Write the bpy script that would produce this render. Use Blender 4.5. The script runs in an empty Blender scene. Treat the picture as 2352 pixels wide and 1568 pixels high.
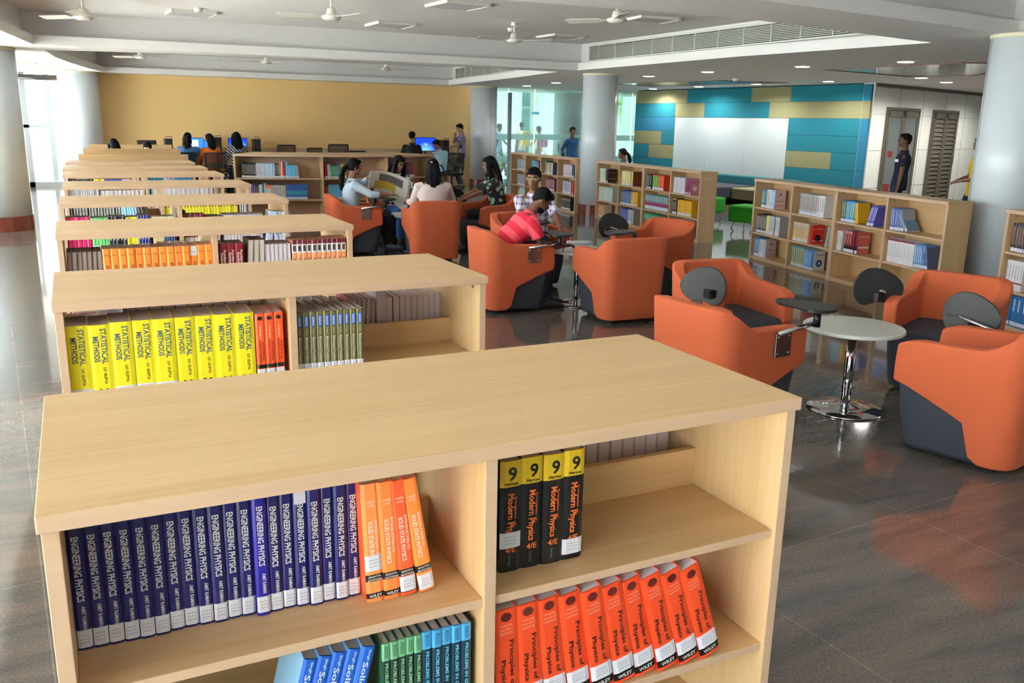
import bpy, bmesh, math, random
from mathutils import Vector, Matrix, Euler
random.seed(7)
D2R = math.radians
SC = bpy.context.scene
COL = SC.collection

# ------------------------------------------------------------------ camera
cam_d = bpy.data.cameras.new('camera')
cam = bpy.data.objects.new('camera', cam_d); COL.objects.link(cam); SC.camera = cam
cam_d.sensor_width = 36.0
cam_d.lens = 36.0 * 2011.65 / 2352.0
cam_d.clip_start = 0.05; cam_d.clip_end = 400
YAW, PITCH, ROLL = 0.461778, 0.2449, 0.0199156
fw = Vector((math.sin(YAW)*math.cos(PITCH), math.cos(YAW)*math.cos(PITCH), -math.sin(PITCH)))
rt = Vector((math.cos(YAW), -math.sin(YAW), 0)); up = rt.cross(fw)
r2 = rt*math.cos(ROLL) + up*math.sin(ROLL); u2 = -rt*math.sin(ROLL) + up*math.cos(ROLL)
cam.matrix_world = Matrix(((r2.x, u2.x, -fw.x, 0), (r2.y, u2.y, -fw.y, 0), (r2.z, u2.z, -fw.z, 1.781), (0, 0, 0, 1)))
CAMP = Vector((0, 0, 1.781))

# ------------------------------------------------------------------ world, exposure
SC.view_settings.view_transform = 'Standard'; SC.view_settings.look = 'None'
SC.view_settings.exposure = 1.12; SC.view_settings.gamma = 1.0
SC.view_settings.use_curve_mapping = False
w = bpy.data.worlds.new('overcast_sky'); SC.world = w; w.use_nodes = True
bg = w.node_tree.nodes['Background']
bg.inputs[0].default_value = (.95, 0.975, 1.0, 1); bg.inputs[1].default_value = 6.5
sun_d = bpy.data.lights.new('high_sun', 'SUN'); sun_d.energy = 60; sun_d.angle = D2R(3); sun_d.color = (1, .99, .97)
sun = bpy.data.objects.new('high_sun', sun_d); COL.objects.link(sun); sun.rotation_euler = (0, D2R(-14), 0)      # high over the left side: lights the paving outside
cy = SC.cycles
cy.use_denoising = True
cy.max_bounces = 8; cy.diffuse_bounces = 5; cy.glossy_bounces = 4; cy.transparent_max_bounces = 12
cy.transmission_bounces = 4
cy.sample_clamp_indirect = 6.0
cy.caustics_reflective = False; cy.caustics_refractive = False
try: cy.use_light_tree = True
except Exception: pass
def portal(loc, rot, sx, sy):
    l = bpy.data.lights.new('window_portal', 'AREA'); l.shape = 'RECTANGLE'; l.size = sx; l.size_y = sy
    l.cycles.is_portal = True
    o = bpy.data.objects.new('window_portal', l); COL.objects.link(o); o.location = loc; o.rotation_euler = rot
portal((-2.2, 11, 1.6), (0, -math.pi/2, 0), 3.2, 29)          # glazing along the left
portal((-1.2, 25.1, 1.4), (-math.pi/2, 0, 0), 4.2, 2.7)
portal((14.0, 23.7, 1.4), (-math.pi/2, 0, 0), 7.5, 2.7)

# ------------------------------------------------------------------ materials
def lin(c): return tuple(((x/255)/12.92 if x/255 <= .04045 else ((x/255+.055)/1.055)**2.4) for x in c)
MATS = {}
def mat(name, rgb, rough=.6, metal=0, spec=.5, emit=0, bump=None, coat=0):
    """rgb given as 0-255 sRGB"""
    if name in MATS: return MATS[name]
    m = bpy.data.materials.new(name); m.use_nodes = True; MATS[name] = m
    n = m.node_tree.nodes; b = n['Principled BSDF']
    c = lin(rgb) + (1,)
    b.inputs['Base Color'].default_value = c
    b.inputs['Roughness'].default_value = rough; b.inputs['Metallic'].default_value = metal
    b.inputs['Specular IOR Level'].default_value = spec
    if coat: b.inputs['Coat Weight'].default_value = coat; b.inputs['Coat Roughness'].default_value = .08
    if emit: b.inputs['Emission Color'].default_value = c; b.inputs['Emission Strength'].default_value = emit
    if bump:
        sc, st, dist = bump
        t = n.new('ShaderNodeTexCoord'); x = n.new('ShaderNodeTexNoise'); x.inputs['Scale'].default_value = sc; x.inputs['Detail'].default_value = 4
        bp = n.new('ShaderNodeBump'); bp.inputs['Strength'].default_value = st; bp.inputs['Distance'].default_value = dist
        L = m.node_tree.links
        L.new(t.outputs['Object'], x.inputs['Vector']); L.new(x.outputs['Fac'], bp.inputs['Height']); L.new(bp.outputs['Normal'], b.inputs['Normal'])
        # slight tone variation of the fabric / paint itself
        mx = n.new('ShaderNodeMixRGB'); mx.blend_type = 'MULTIPLY'; mx.inputs[0].default_value = .25
        mx.inputs[1].default_value = c; L.new(x.outputs['Color'], mx.inputs[2])
        hs = n.new('ShaderNodeHueSaturation'); hs.inputs['Value'].default_value = 1.13
        L.new(mx.outputs[0], hs.inputs['Color'])
        mx2 = n.new('ShaderNodeMixRGB'); mx2.inputs[0].default_value = .35; mx2.inputs[1].default_value = c
        L.new(hs.outputs[0], mx2.inputs[2]); L.new(mx2.outputs[0], b.inputs['Base Color'])
    return m
def wood(name, axis, ca, cb, rough=.42):
    m = bpy.data.materials.new(name); m.use_nodes = True; MATS[name] = m
    n = m.node_tree.nodes; L = m.node_tree.links; b = n['Principled BSDF']; b.inputs['Roughness'].default_value = rough
    t = n.new('ShaderNodeTexCoord'); mp = n.new('ShaderNodeMapping')
    s = [60, 60, 60]; s[axis] = 1.6; mp.inputs['Scale'].default_value = s
    x = n.new('ShaderNodeTexNoise'); x.inputs['Scale'].default_value = 1.0; x.inputs['Detail'].default_value = 6; x.inputs['Roughness'].default_value = .6
    mp2 = n.new('ShaderNodeMapping'); s2 = [7, 7, 7]; s2[axis] = .5; mp2.inputs['Scale'].default_value = s2
    y = n.new('ShaderNodeTexNoise'); y.inputs['Scale'].default_value = 1.0; y.inputs['Detail'].default_value = 3
    ad = n.new('ShaderNodeMath'); ad.operation = 'ADD'
    hf = n.new('ShaderNodeMath'); hf.operation = 'MULTIPLY'; hf.inputs[1].default_value = .5
    cr = n.new('ShaderNodeValToRGB'); cr.color_ramp.elements[0].position = .32; cr.color_ramp.elements[1].position = .72
    cr.color_ramp.elements[0].color = lin(ca)+(1,); cr.color_ramp.elements[1].color = lin(cb)+(1,)
    L.new(t.outputs['Object'], mp.inputs[0]); L.new(t.outputs['Object'], mp2.inputs[0])
    L.new(mp.outputs[0], x.inputs['Vector']); L.new(mp2.outputs[0], y.inputs['Vector'])
    L.new(x.outputs['Fac'], ad.inputs[0]); L.new(y.outputs['Fac'], ad.inputs[1]); L.new(ad.outputs[0], hf.inputs[0])
    L.new(hf.outputs[0], cr.inputs[0]); L.new(cr.outputs[0], b.inputs['Base Color'])
    return m
WX = wood('beech_laminate_lengthwise', 0, (186, 150, 104), (208, 174, 130))
WZ = wood('beech_laminate_upright', 2, (196, 160, 114), (214, 182, 138))
EDGE = wood('beech_edge_band', 0, (196, 162, 134), (208, 178, 150), .5)
CHROME = mat('chrome', (215, 215, 218), .06, 1)
STEEL = mat('brushed_steel', (150, 150, 152), .3, 1)
BLACKP = mat('black_plastic', (24, 25, 27), .42)
ORANGE = mat('orange_upholstery', (186, 88, 52), .9, bump=(420, .35, .002))
CHAR = mat('charcoal_upholstery', (50, 53, 64), .92, bump=(420, .3, .002))
WHITEP = mat('white_paint', (226, 226, 220), .7)
CEILP = mat('ceiling_paint', (224, 222, 224), .85)
SOFF = mat('soffit_paint', (232, 231, 232), .85)
COLP = mat('column_cladding', (214, 222, 230), .3, coat=.15)
PAGE = mat('book_pages', (226, 216, 224), .9)
PAGEO = mat('aged_book_pages', (206, 192, 184), .9)
STICK = mat('white_spine_sticker', (224, 224, 236), .5)
INKG = mat('faded_sticker_ink', (170, 160, 170), .7)

def glass_pane(name, tint=(240, 244, 243), haze_veil=.04, frost=0.0):
    m = bpy.data.materials.new(name); m.use_nodes = True; MATS[name] = m
    n = m.node_tree.nodes; L = m.node_tree.links
    for q in list(n): n.remove(q)
    out = n.new('ShaderNodeOutputMaterial'); tr = n.new('ShaderNodeBsdfTransparent'); tr.inputs[0].default_value = lin(tint)+(1,)
    gl = n.new('ShaderNodeBsdfGlossy'); gl.inputs['Roughness'].default_value = .02
    fr = n.new('ShaderNodeFresnel'); fr.inputs[0].default_value = 1.35
    df = n.new('ShaderNodeBsdfTranslucent'); df.inputs[0].default_value = (.85, .95, .95, 1)
    m1 = n.new('ShaderNodeMixShader'); m2 = n.new('ShaderNodeMixShader'); m2.inputs[0].default_value = max(haze_veil, frost)  # milky veil imitates washed-out outdoor haze; frost is the film itself
    L.new(fr.outputs[0], m1.inputs[0]); L.new(tr.outputs[0], m1.inputs[1]); L.new(gl.outputs[0], m1.inputs[2])
    L.new(m1.outputs[0], m2.inputs[1]); L.new(df.outputs[0], m2.inputs[2]); L.new(m2.outputs[0], out.inputs[0])
    return m
GLASS = glass_pane('clear_glazing'); GLASSB = glass_pane('blue_green_glazing', (120, 138, 137)); FROST = glass_pane('frosted_film', frost=.62)

# ------------------------------------------------------------------ mesh helpers
class MB:
    def __init__(s): s.v = []; s.f = []; s.m = []; s.s = []
    def add(s, vs, fs, mi=0, M=None, smooth=False):
        b = len(s.v)
        s.v += [(M @ Vector(v)) if M else Vector(v) for v in vs]
        for f in fs: s.f.append([b+i for i in f]); s.m.append(mi); s.s.append(smooth)
        return s
    def box(s, lo, hi, mi=0, M=None, fmi=None):
        (a, b, c), (d, e, f) = lo, hi
        vs = [(a, b, c), (d, b, c), (d, e, c), (a, e, c), (a, b, f), (d, b, f), (d, e, f), (a, e, f)]
        fs = [(0, 3, 2, 1), (4, 5, 6, 7), (0, 1, 5, 4), (2, 3, 7, 6), (1, 2, 6, 5), (3, 0, 4, 7)]
        s.add(vs, fs, mi, M)
        if fmi is not None: s.m[-4] = fmi; s.m[-3] = fmi      # the two faces that look along y
        return s
    def prism(s, poly, z0, z1, mi=0, M=None):
        n = len(poly)
        vs = [(x, y, z0) for x, y in poly] + [(x, y, z1) for x, y in poly]
        fs = [tuple(range(n))[::-1], tuple(range(n, 2*n))] + [(i, (i+1) % n, n+(i+1) % n, n+i) for i in range(n)]
        return s.add(vs, fs, mi, M)
    def lathe(s, prof, mi=0, n=32, M=None, smooth=True, cap=True):
        vs = []; fs = []
        for r, z in prof:
            for k in range(n):
                a = 2*math.pi*k/n; vs.append((r*math.cos(a), r*math.sin(a), z))
        for i in range(len(prof)-1):
            for k in range(n):
                fs.append((i*n+k, i*n+(k+1) % n, (i+1)*n+(k+1) % n, (i+1)*n+k))
        if cap: fs.append(tuple(range(n))[::-1]); fs.append(tuple(range((len(prof)-1)*n, len(prof)*n)))
        s.add(vs, fs[:-2] if cap else fs, mi, M, smooth)
        if cap:
            b = len(s.v)-len(vs)
            for f in fs[-2:]: s.f.append([b+i for i in f]); s.m.append(mi); s.s.append(False)
        return s
    def tube(s, pts, rad, mi=0, n=12, M=None, smooth=True, flat=1.0, xax=None):
        """rad: number or list; each ring is round, or an ellipse (rx, ry) with rx along xax"""
        pts = [Vector(p) for p in pts]; vs = []; fs = []
        for i, p in enumerate(pts):
            d = (pts[min(i+1, len(pts)-1)] - pts[max(i-1, 0)]).normalized()
            a = Vector(xax) if xax else (Vector((0, 0, 1)) if abs(d.z) < .9 else Vector((1, 0, 0)))
            a = (a - d*a.dot(d)).normalized(); b = d.cross(a)
            r = rad[i] if isinstance(rad, (list, tuple)) else rad
            rx, ry = r if isinstance(r, (list, tuple)) else (r, r*flat)
            for k in range(n):
                t = 2*math.pi*k/n; vs.append(p + a*rx*math.cos(t) + b*ry*math.sin(t))
        for i in range(len(pts)-1):
            for k in range(n): fs.append((i*n+k, i*n+(k+1) % n, (i+1)*n+(k+1) % n, (i+1)*n+k))
        fs.append(tuple(range(n))[::-1]); fs.append(tuple(range((len(pts)-1)*n, len(pts)*n)))
        return s.add(vs, fs, mi, M, smooth)
    def ball(s, c, r, mi=0, n=16, M=None, rot=None):
        rx, ry, rz = r if isinstance(r, (list, tuple)) else (r, r, r)
        vs = []; fs = []; h = n//2
        R = rot if rot else Matrix.Identity(3)
        for i in range(h+1):
            ph = math.pi*i/h
            for k in range(n):
                t = 2*math.pi*k/n
                vs.append(Vector(c) + R @ Vector((rx*math.sin(ph)*math.cos(t), ry*math.sin(ph)*math.sin(t), rz*math.cos(ph))))
        for i in range(h):
            for k in range(n): fs.append((i*n+k, (i+1)*n+k, (i+1)*n+(k+1) % n, i*n+(k+1) % n))
        return s.add(vs, fs, mi, M, True)
    def mesh(s, name, mats, weld=False):
        me = bpy.data.meshes.new(name); me.from_pydata([tuple(v) for v in s.v], [], s.f)
        for m in (mats if isinstance(mats, (list, tuple)) else [mats]): me.materials.append(m)
        me.polygons.foreach_set('material_index', s.m); me.polygons.foreach_set('use_smooth', s.s)
        me.update()
        if weld:
            bm = bmesh.new(); bm.from_mesh(me); bmesh.ops.remove_doubles(bm, verts=bm.verts, dist=1e-5)
            bmesh.ops.recalc_face_normals(bm, faces=bm.faces); bm.to_mesh(me); bm.free()
        return me
    def build(s, name, mats, parent=None, bevel=0, seg=2, weld=False, smooth=None):
        me = s.mesh(name, mats, weld or bevel > 0)
        if smooth is not None:
            me.polygons.foreach_set('use_smooth', [smooth]*len(me.polygons))
        o = bpy.data.objects.new(name, me); COL.objects.link(o)
        if parent: o.parent = parent
        if bevel:
            b = o.modifiers.new('bevel', 'BEVEL'); b.width = bevel; b.segments = seg; b.limit_method = 'ANGLE'; b.angle_limit = D2R(40)
        return o
def thing(name, label, cat, loc=(0, 0, 0), rz=0, group=None):
    o = bpy.data.objects.new(name, None); COL.objects.link(o)
    o.empty_display_size = .1
    o.location = loc; o.rotation_euler = (0, 0, rz); o['label'] = label; o['category'] = cat
    if group: o['group'] = group
    return o
def tag(o, label, cat, group=None, kind=None):
    if kind: o['kind'] = kind
    o['label'] = label; o['category'] = cat
    if group: o['group'] = group
    return o
def struct(o): o['kind'] = 'structure'; return o
def dup(root, loc, rz, label, group=None):
    r = root.copy(); COL.objects.link(r); r.location = loc; r.rotation_euler = (0, 0, rz); r['label'] = label
    if group: r['group'] = group
    for ch in list(root.children):
        c = ch.copy(); COL.objects.link(c); c.parent = r
        for g in list(ch.children):
            d = g.copy(); COL.objects.link(d); d.parent = c
    return r
_txt = {}
def text_data(s, h, width=None, font_w=1.0):
    """flat lettering as vertices/faces in the xy plane, centred; h = cap height, width = squeeze to this length"""
    k = (s, round(h, 4), round(width or 0, 4))
    if k in _txt: return _txt[k]
    cu = bpy.data.curves.new('t', 'FONT'); cu.body = s; cu.size = 1; cu.align_x = 'CENTER'; cu.align_y = 'CENTER'; cu.resolution_u = 2
    cu.offset = .022
    o = bpy.data.objects.new('t', cu); COL.objects.link(o)
    me = bpy.data.meshes.new_from_object(o.evaluated_get(bpy.context.evaluated_depsgraph_get()))
    vs = [v.co.copy() for v in me.vertices]; fs = [tuple(p.vertices) for p in me.polygons]
    bpy.data.objects.remove(o); bpy.data.meshes.remove(me); bpy.data.curves.remove(cu)
    x0 = min(v.x for v in vs); x1 = max(v.x for v in vs); y0 = min(v.y for v in vs); y1 = max(v.y for v in vs)
    sy = h/(y1-y0); sx = sy if not width else width/(x1-x0)
    vs = [Vector(((v.x-(x0+x1)/2)*sx, (v.y-(y0+y1)/2)*sy, 0)) for v in vs]
    _txt[k] = (vs, fs); return _txt[k]

# ------------------------------------------------------------------ room shell
ZS, ZL, ZC = 2.73, 2.86, 3.2            # soffit, ledge above the fascia, tray ceiling
def floor_material():
    m = bpy.data.materials.new('polished_granite'); m.use_nodes = True
    n = m.node_tree.nodes; L = m.node_tree.links; b = n['Principled BSDF']
    t = n.new('ShaderNodeTexCoord'); mp = n.new('ShaderNodeMapping'); mp.inputs['Scale'].default_value = (1.0, 5.0, 1); mp.inputs['Rotation'].default_value = (0, 0, D2R(22))
    x = n.new('ShaderNodeTexNoise'); x.inputs['Scale'].default_value = 1.3; x.inputs['Detail'].default_value = 8; x.inputs['Roughness'].default_value = .65; x.inputs['Distortion'].default_value = .6
    sp = n.new('ShaderNodeTexNoise'); sp.inputs['Scale'].default_value = 90; sp.inputs['Detail'].default_value = 3
    cr = n.new('ShaderNodeValToRGB'); e = cr.color_ramp.elements
    e[0].position = .32; e[0].color = lin((88, 86, 84))+(1,); e[1].position = .7; e[1].color = lin((124, 108, 100))+(1,)
    k = e.new(.5); k.color = lin((106, 99, 94))+(1,)
    ml = n.new('ShaderNodeMixRGB'); ml.blend_type = 'OVERLAY'; ml.inputs[0].default_value = .55
    br = n.new('ShaderNodeTexBrick'); br.offset = 0; br.inputs['Scale'].default_value = 1
    br.inputs['Brick Width'].default_value = 1.2; br.inputs['Row Height'].default_value = 1.2; br.inputs['Mortar Size'].default_value = .003
    br.inputs['Color1'].default_value = (1, 1, 1, 1); br.inputs['Color2'].default_value = (.86, .86, .86, 1); br.inputs['Mortar'].default_value = (1.5, 1.5, 1.5, 1)
    mb = n.new('ShaderNodeMixRGB'); mb.blend_type = 'MULTIPLY'; mb.inputs[0].default_value = 1
    mr = n.new('ShaderNodeMapping'); mr.inputs['Rotation'].default_value = (0, 0, D2R(-4))
    L.new(t.outputs['Object'], mp.inputs[0]); L.new(mp.outputs[0], x.inputs['Vector']); L.new(x.outputs['Fac'], cr.inputs[0])
    L.new(t.outputs['Object'], sp.inputs['Vector']); L.new(cr.outputs[0], ml.inputs[1]); L.new(sp.outputs['Fac'], ml.inputs[2])
    L.new(t.outputs['Object'], mr.inputs[0]); L.new(mr.outputs[0], br.inputs['Vector']); L.new(ml.outputs[0], mb.inputs[1]); L.new(br.outputs[0], mb.inputs[2])
    L.new(mb.outputs[0], b.inputs['Base Color'])
    b.inputs['Roughness'].default_value = .075; b.inputs['Specular IOR Level'].default_value = 1.0
    return m
struct(MB().box((-2.4, -3.2, -.1), (24.4, 26, 0)).build('floor', floor_material()))

T0 = [(-1.0, -2.6), (8.6, -2.6), (8.62, 6.08), (4.9, 5.6), (-.9, 5.6)]
T1 = [(-.95, 6.9), (2.5, 6.75), (5.77, 6.63), (8.69, 7.14), (8.44, 10.0), (8.47, 12.3), (8.45, 14.5), (4.0, 14.6), (-.35, 14.8), (-.5, 13.6), (-.7, 12.0), (-.9, 9.6)]
T2 = [(-.23, 16.0), (1.6, 15.35), (3.5, 15.0), (8.42, 15.2), (8.9, 18.5), (9.33, 22.9), (5.0, 23.15), (.88, 23.3), (.5, 21.6), (.15, 19.6), (-.1, 17.8)]
def inset(poly, d):
    n = len(poly); out = []
    for i in range(n):
        p0, p1, p2 = Vector(poly[i-1]), Vector(poly[i]), Vector(poly[(i+1) % n])
        a = (p1-p0).normalized(); b = (p2-p1).normalized()
        na, nb = Vector((-a.y, a.x)), Vector((-b.y, b.x))
        m = (na+nb); m = m/max(m.dot(na), .3)
        out.append(tuple(p1+m*d))
    return out
def slab_with_holes(name, outer, holes, z, m):
    bm = bmesh.new(); ed = []
    for poly in [outer]+holes:
        vs = [bm.verts.new((x, y, z)) for x, y in poly]
        ed += [bm.edges.new((vs[i], vs[(i+1) % len(vs)])) for i in range(len(vs))]
    bmesh.ops.triangle_fill(bm, use_beauty=True, edges=ed)
    for f in bm.faces:
        if f.normal.z > 0: f.normal_flip()
    me = bpy.data.meshes.new(name); bm.to_mesh(me); bm.free(); me.materials.append(m)
    o = bpy.data.objects.new(name, me); COL.objects.link(o); return o
struct(slab_with_holes('ceiling', [(-2.6, -3.2), (24.4, -3.2), (24.4, 26), (-2.6, 26)], [T0, T1, T2], ZS, SOFF))
for k, T in enumerate((T0, T1, T2)):
    mb = MB(); n = len(T); O = inset(T, -.16)
    for i in range(n):
        a, b = T[i], T[(i+1) % n]; c, d = O[i], O[(i+1) % n]
        mb.add([(*a, ZS), (*b, ZS), (*b, ZL), (*a, ZL)], [(3, 2, 1, 0)], 0)
        mb.add([(*a, ZL), (*b, ZL), (*d, ZL), (*c, ZL)], [(0, 1, 2, 3)], 0)
        mb.add([(*c, ZL), (*d, ZL), (*d, ZC), (*c, ZC)], [(3, 2, 1, 0)], 1)
    mb.add([(*p, ZC) for p in O], [tuple(range(n))[::-1]], 1)
    struct(mb.build('ceiling_tray' if 0 else 'ceiling', [SOFF, CEILP]))
struct(MB().box((-2.7, -3.3, 3.5), (24.5, 26.1, 3.7)).build('ceiling', CEILP))

struct(MB().box((-2.7, -3.3, ZS), (-2.6, 26.1, 3.5)).box((24.4, -3.3, ZS), (24.5, 26.1, 3.5)).box((-2.7, -3.3, ZS), (24.5, -3.2, 3.5)).box((-2.7, 26, ZS), (24.5, 26.1, 3.5)).build('trim_3', WHITEP))
YEL = mat('yellow_wall_paint', (238, 202, 140), .8, bump=(60, .06, .002))
WALLW = mat('white_wall_panel', (212, 214, 208), .45)
struct(MB().box((.45, 23.75, 0), (10.35, 23.95, ZS)).build('wall_back', YEL))
# right white panelled wall
def wall_seg(name, a, b, th, z0, z1, m, side=1):
    a = Vector(a); b = Vector(b); d = (b-a).normalized(); nrm = Vector((-d.y, d.x))*th*side
    p = [a, b, b+nrm, a+nrm]
    if side < 0: p = p[::-1]
    return MB().prism([tuple(q) for q in p], z0, z1).build(name, m)
WA, WB = Vector((15.187, 13.729)), Vector((24.3, 16.5))
wd = (WB-WA).normalized(); wn = Vector((wd.y, -wd.x))       # wn points into the room
WANG = math.atan2(wd.y, wd.x)
struct(wall_seg('wall_right', WA, WB, .25, 0, ZS, WALLW))
jt = MB()
for k in range(1, 7): jt.box((k*1.25-.004, -.006, 0), (k*1.25+.004, 0, ZS))
for z in (.55, 1.35, 2.1): jt.box((0, -.006, z-.003), (9, 0, z+.003))
o = jt.build('trim_1', mat('panel_joint', (150, 152, 148), .8)); o.location = (WA.x, WA.y, 0); o.rotation_euler = (0, 0, WANG); struct(o)
o = struct(MB().box((24.2, -3.2, .1), (24.22, .4, ZS)).build('window_added_right', GLASS))  # unseen glazing added to let daylight brighten the right side
struct(MB().box((24.15, .4, 0), (24.4, 16.6, ZS)).build('wall_right', WALLW))
fr = MB().box((24.1, -3.2, 0), (24.3, .4, .1))
for k in range(2): fr.box((24.15, -3.1+k*2.1, 0), (24.27, -3.0+k*2.1, ZS))
fr.build('window_frame', mat('pale_frame', (150, 158, 165), .4, .4), o)
portal((24.1, -1.4, 1.4), (0, math.pi/2, 0), 2.7, 3.6)
# teal wall core
TA, TB = Vector((14.642, 21.698)), Vector((15.176, 13.743)); td = (TB-TA).normalized(); tn = Vector((-td.y, td.x))
TE = TB-td*.12
core = MB().prism([tuple(TA), tuple(TE), tuple(TE+tn*.25), tuple(TA+tn*.25)], 0, ZS)
struct(core.build('wall_teal', mat('dark_panel_gap', (12, 52, 60), .9)))
struct(MB().box((15.0, 13.75, 0), (24.3, 13.95, ZS)).build('wall_inner', WALLW)) if 0 else None
# wall behind the lounge so that daylight does not flood in behind the teal wall
struct(MB().box((17.6, 16.2, 0), (17.8, 27, ZS)).build('wall_inner', WALLW))

TEAL = mat('teal_felt', (6, 98, 114), .95, bump=(150, .2, .002))
BLUE = mat('blue_felt', (24, 100, 130), .95, bump=(150, .2, .002))
OLIV = mat('olive_felt', (120, 118, 86), .95, bump=(150, .2, .002))
TANG = math.atan2(td.y, td.x)
# local x runs along the wall from its far end, local -y looks into the room
pan = thing('wall_panelling', 'teal, blue and olive padded acoustic wall panelling around the whiteboard', 'wall panelling', (TA.x-tn.x*.05, TA.y-tn.y*.05, 0), TANG)
ROWZ = [(2.37, 2.71), (2.0, 2.37), (1.63, 2.0), (1.27, 1.63), (.9, 1.27), (.55, .9), (.0, .55)]
PAN = [[(0, .12, OLIV), (.12, 2.2, OLIV), (2.2, 4.51, TEAL), (4.51, 5.76, OLIV), (5.76, 7.75, TEAL), (7.75, 7.96, BLUE)],
       [(0, 1.73, TEAL), (1.73, 2.88, OLIV), (2.88, 5.13, TEAL), (5.13, 7.75, OLIV), (7.75, 7.96, OLIV)],
       [(0, 1.76, BLUE), (5.77, 7.75, TEAL), (7.75, 7.96, BLUE)],
       [(0, 1.21, OLIV), (1.21, 1.76, TEAL), (5.77, 7.75, TEAL), (7.75, 7.96, BLUE)],
       [(0, .69, TEAL), (.69, 1.76, OLIV), (5.77, 7.07, OLIV), (7.07, 7.75, TEAL), (7.75, 7.96, BLUE)],
       [(0, 1.76, TEAL), (5.77, 7.75, TEAL), (7.75, 7.96, BLUE)],
       [(0, 4.0, TEAL), (4.0, 7.0, OLIV), (7.0, 7.96, TEAL)]]
for (z0, z1), row in zip(ROWZ, PAN):
    for x0, x1, m in row:
        MB().box((x0+.0015, 0, z0+.0015), (x1-.0015, .045, z1-.0015)).build('padded_panel', m, pan, bevel=.006, seg=2)
# the far end face of the teal wall
wbd = thing('whiteboard', 'large plain whiteboard of three joined panels on the teal wall', 'whiteboard', (TA.x-tn.x*.055, TA.y-tn.y*.055, 0), TANG)
WBM = mat('whiteboard_glass', (170, 180, 184), .2, coat=.3)
for a, b in ((1.765, 3.05), (3.055, 4.39), (4.395, 5.765)):
    MB().box((a, 0, .56), (b, .05, 1.995)).build('board_panel', WBM, wbd)

# glazed back wall on the right of the yellow wall
ALU = mat('grey_aluminium', (150, 158, 165), .4, .4)
DARKALU = mat('dark_aluminium', (70, 72, 74), .4, .3)
wnd = MB()
for x0, x1 in ((10.35, 11.38), (11.40, 12.22), (12.24, 14.0), (14.02, 15.6), (15.62, 17.6)):
    wnd.box((x0, 23.4, .02), (x1, 23.412, ZS))
o = struct(wnd.build('window_1', GLASSB))
fm = MB()
for z0, z1 in ((1.30, 1.46), (.66, .84)): fm.box((10.35, 23.385, z0), (17.6, 23.39, z1))
fo = fm.build('frosted_band', FROST, o)
dm = MB().box((11.37, 23.36, 0), (11.47, 23.43, ZS-.12)).box((10.35, 23.38, 0), (17.6, 23.43, .03))
dm.build('mullion', ALU, o)
hd = MB().tube([(13.03, 23.33, .35), (13.03, 23.33, 1.2)], .015).tube([(13.03, 23.33, .45), (13.03, 23.4, .45)], .01).tube([(13.03, 23.33, 1.1), (13.03, 23.4, 1.1)], .01)
hd.box((12.12, 23.36, 2.02), (12.36, 23.44, 2.09)).box((13.5, 23.36, 1.28), (13.7, 23.44, 1.36))
hd.build('door_fitting', CHROME, o)
# left glazing
o = struct(MB().box((-2.2, -3.1, .05), (-2.18, 25, ZS)).build('window_2', GLASS))
fr = MB()
for k in range(0, 15):
    y = -3.0+k*2.0; fr.box((-2.26, y-.03, 0), (-2.14, y+.03, ZS))
fr.box((-2.26, -3.1, 0), (-2.14, 25, .06)).box((-2.24, -3.1, 1.42), (-2.16, 25, 1.47))
fr.build('window_frame', ALU, o)
# far left end glazing
o = struct(MB().box((-2.2, 25.0, .1), (.4, 25.02, ZS)).build('window_3', GLASS))
fr = MB().box((-.98, 24.95, 0), (-.86, 25.08, ZS)).box((-.45, 25.4, 0), (-.33, 25.5, ZS)).box((-.02, 24.95, 0), (.04, 25.08, ZS)).box((-2.2, 24.95, 1.43), (.1, 25.06, 1.5)).box((-2.2, 24.95, 0), (.4, 25.08, .12))
fr.build('window_frame', ALU, o)
bl = MB().tube([(-1.0, 24.85, 2.6), (.05, 24.85, 2.6)], .045, 0).box((-1.02, 24.8, 2.62), (.07, 24.9, 2.68), 0)
tag(bl.build('roller_blind', BLACKP), 'dark rolled-up window blind above the far left window', 'blind')
struct(MB().box((-2.3, -3.2, 0), (24.3, -3.0, ZS)).build('wall_front', WALLW))

# ------------------------------------------------------------------ columns
MARO = mat('maroon_granite', (112, 52, 44), .2)
def column(x, y, r, label, seam=None):
    t = thing('column', label, 'column', (x, y, 0))
    MB().lathe([(r, .22), (r, ZS-.04)], n=64).build('shaft', COLP, t)
    MB().lathe([(r+.012, 0), (r+.012, .22)], n=28, smooth=False).build('plinth', MARO, t)
    MB().lathe([(r+.01, ZS-.04), (r+.01, ZS)], n=64).build('collar', mat('cream_collar', (222, 216, 190), .7), t)
    s = MB()
    for a in (seam or []):
        s.box((r-.004, -.003, .22), (r+.002, .003, ZS-.04), 0, Matrix.Rotation(a, 4, 'Z'))
    if seam: s.build('cladding_joint', mat('dark_joint', (90, 96, 100), .6), t)
    t['kind'] = 'structure'
    return t
column(8.72, 6.0, .36, 'round white column at the right edge between two bookcases', [2.5])
column(9.42, 15.25, .35, 'round white column in the middle, between two wooden bookcases', [-1.15])
column(10.42, 23.0, .37, 'round white column at the right end of the yellow wall', [-1.45])
column(-1.12, 15.95, .49, 'thick round white column at the left edge of the room')
column(.29, 23.45, .43, 'thick round white column at the left end of the yellow wall')
column(14.6, 25.6, .45, 'round grey column beyond the glass behind the woman in blue')

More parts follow.
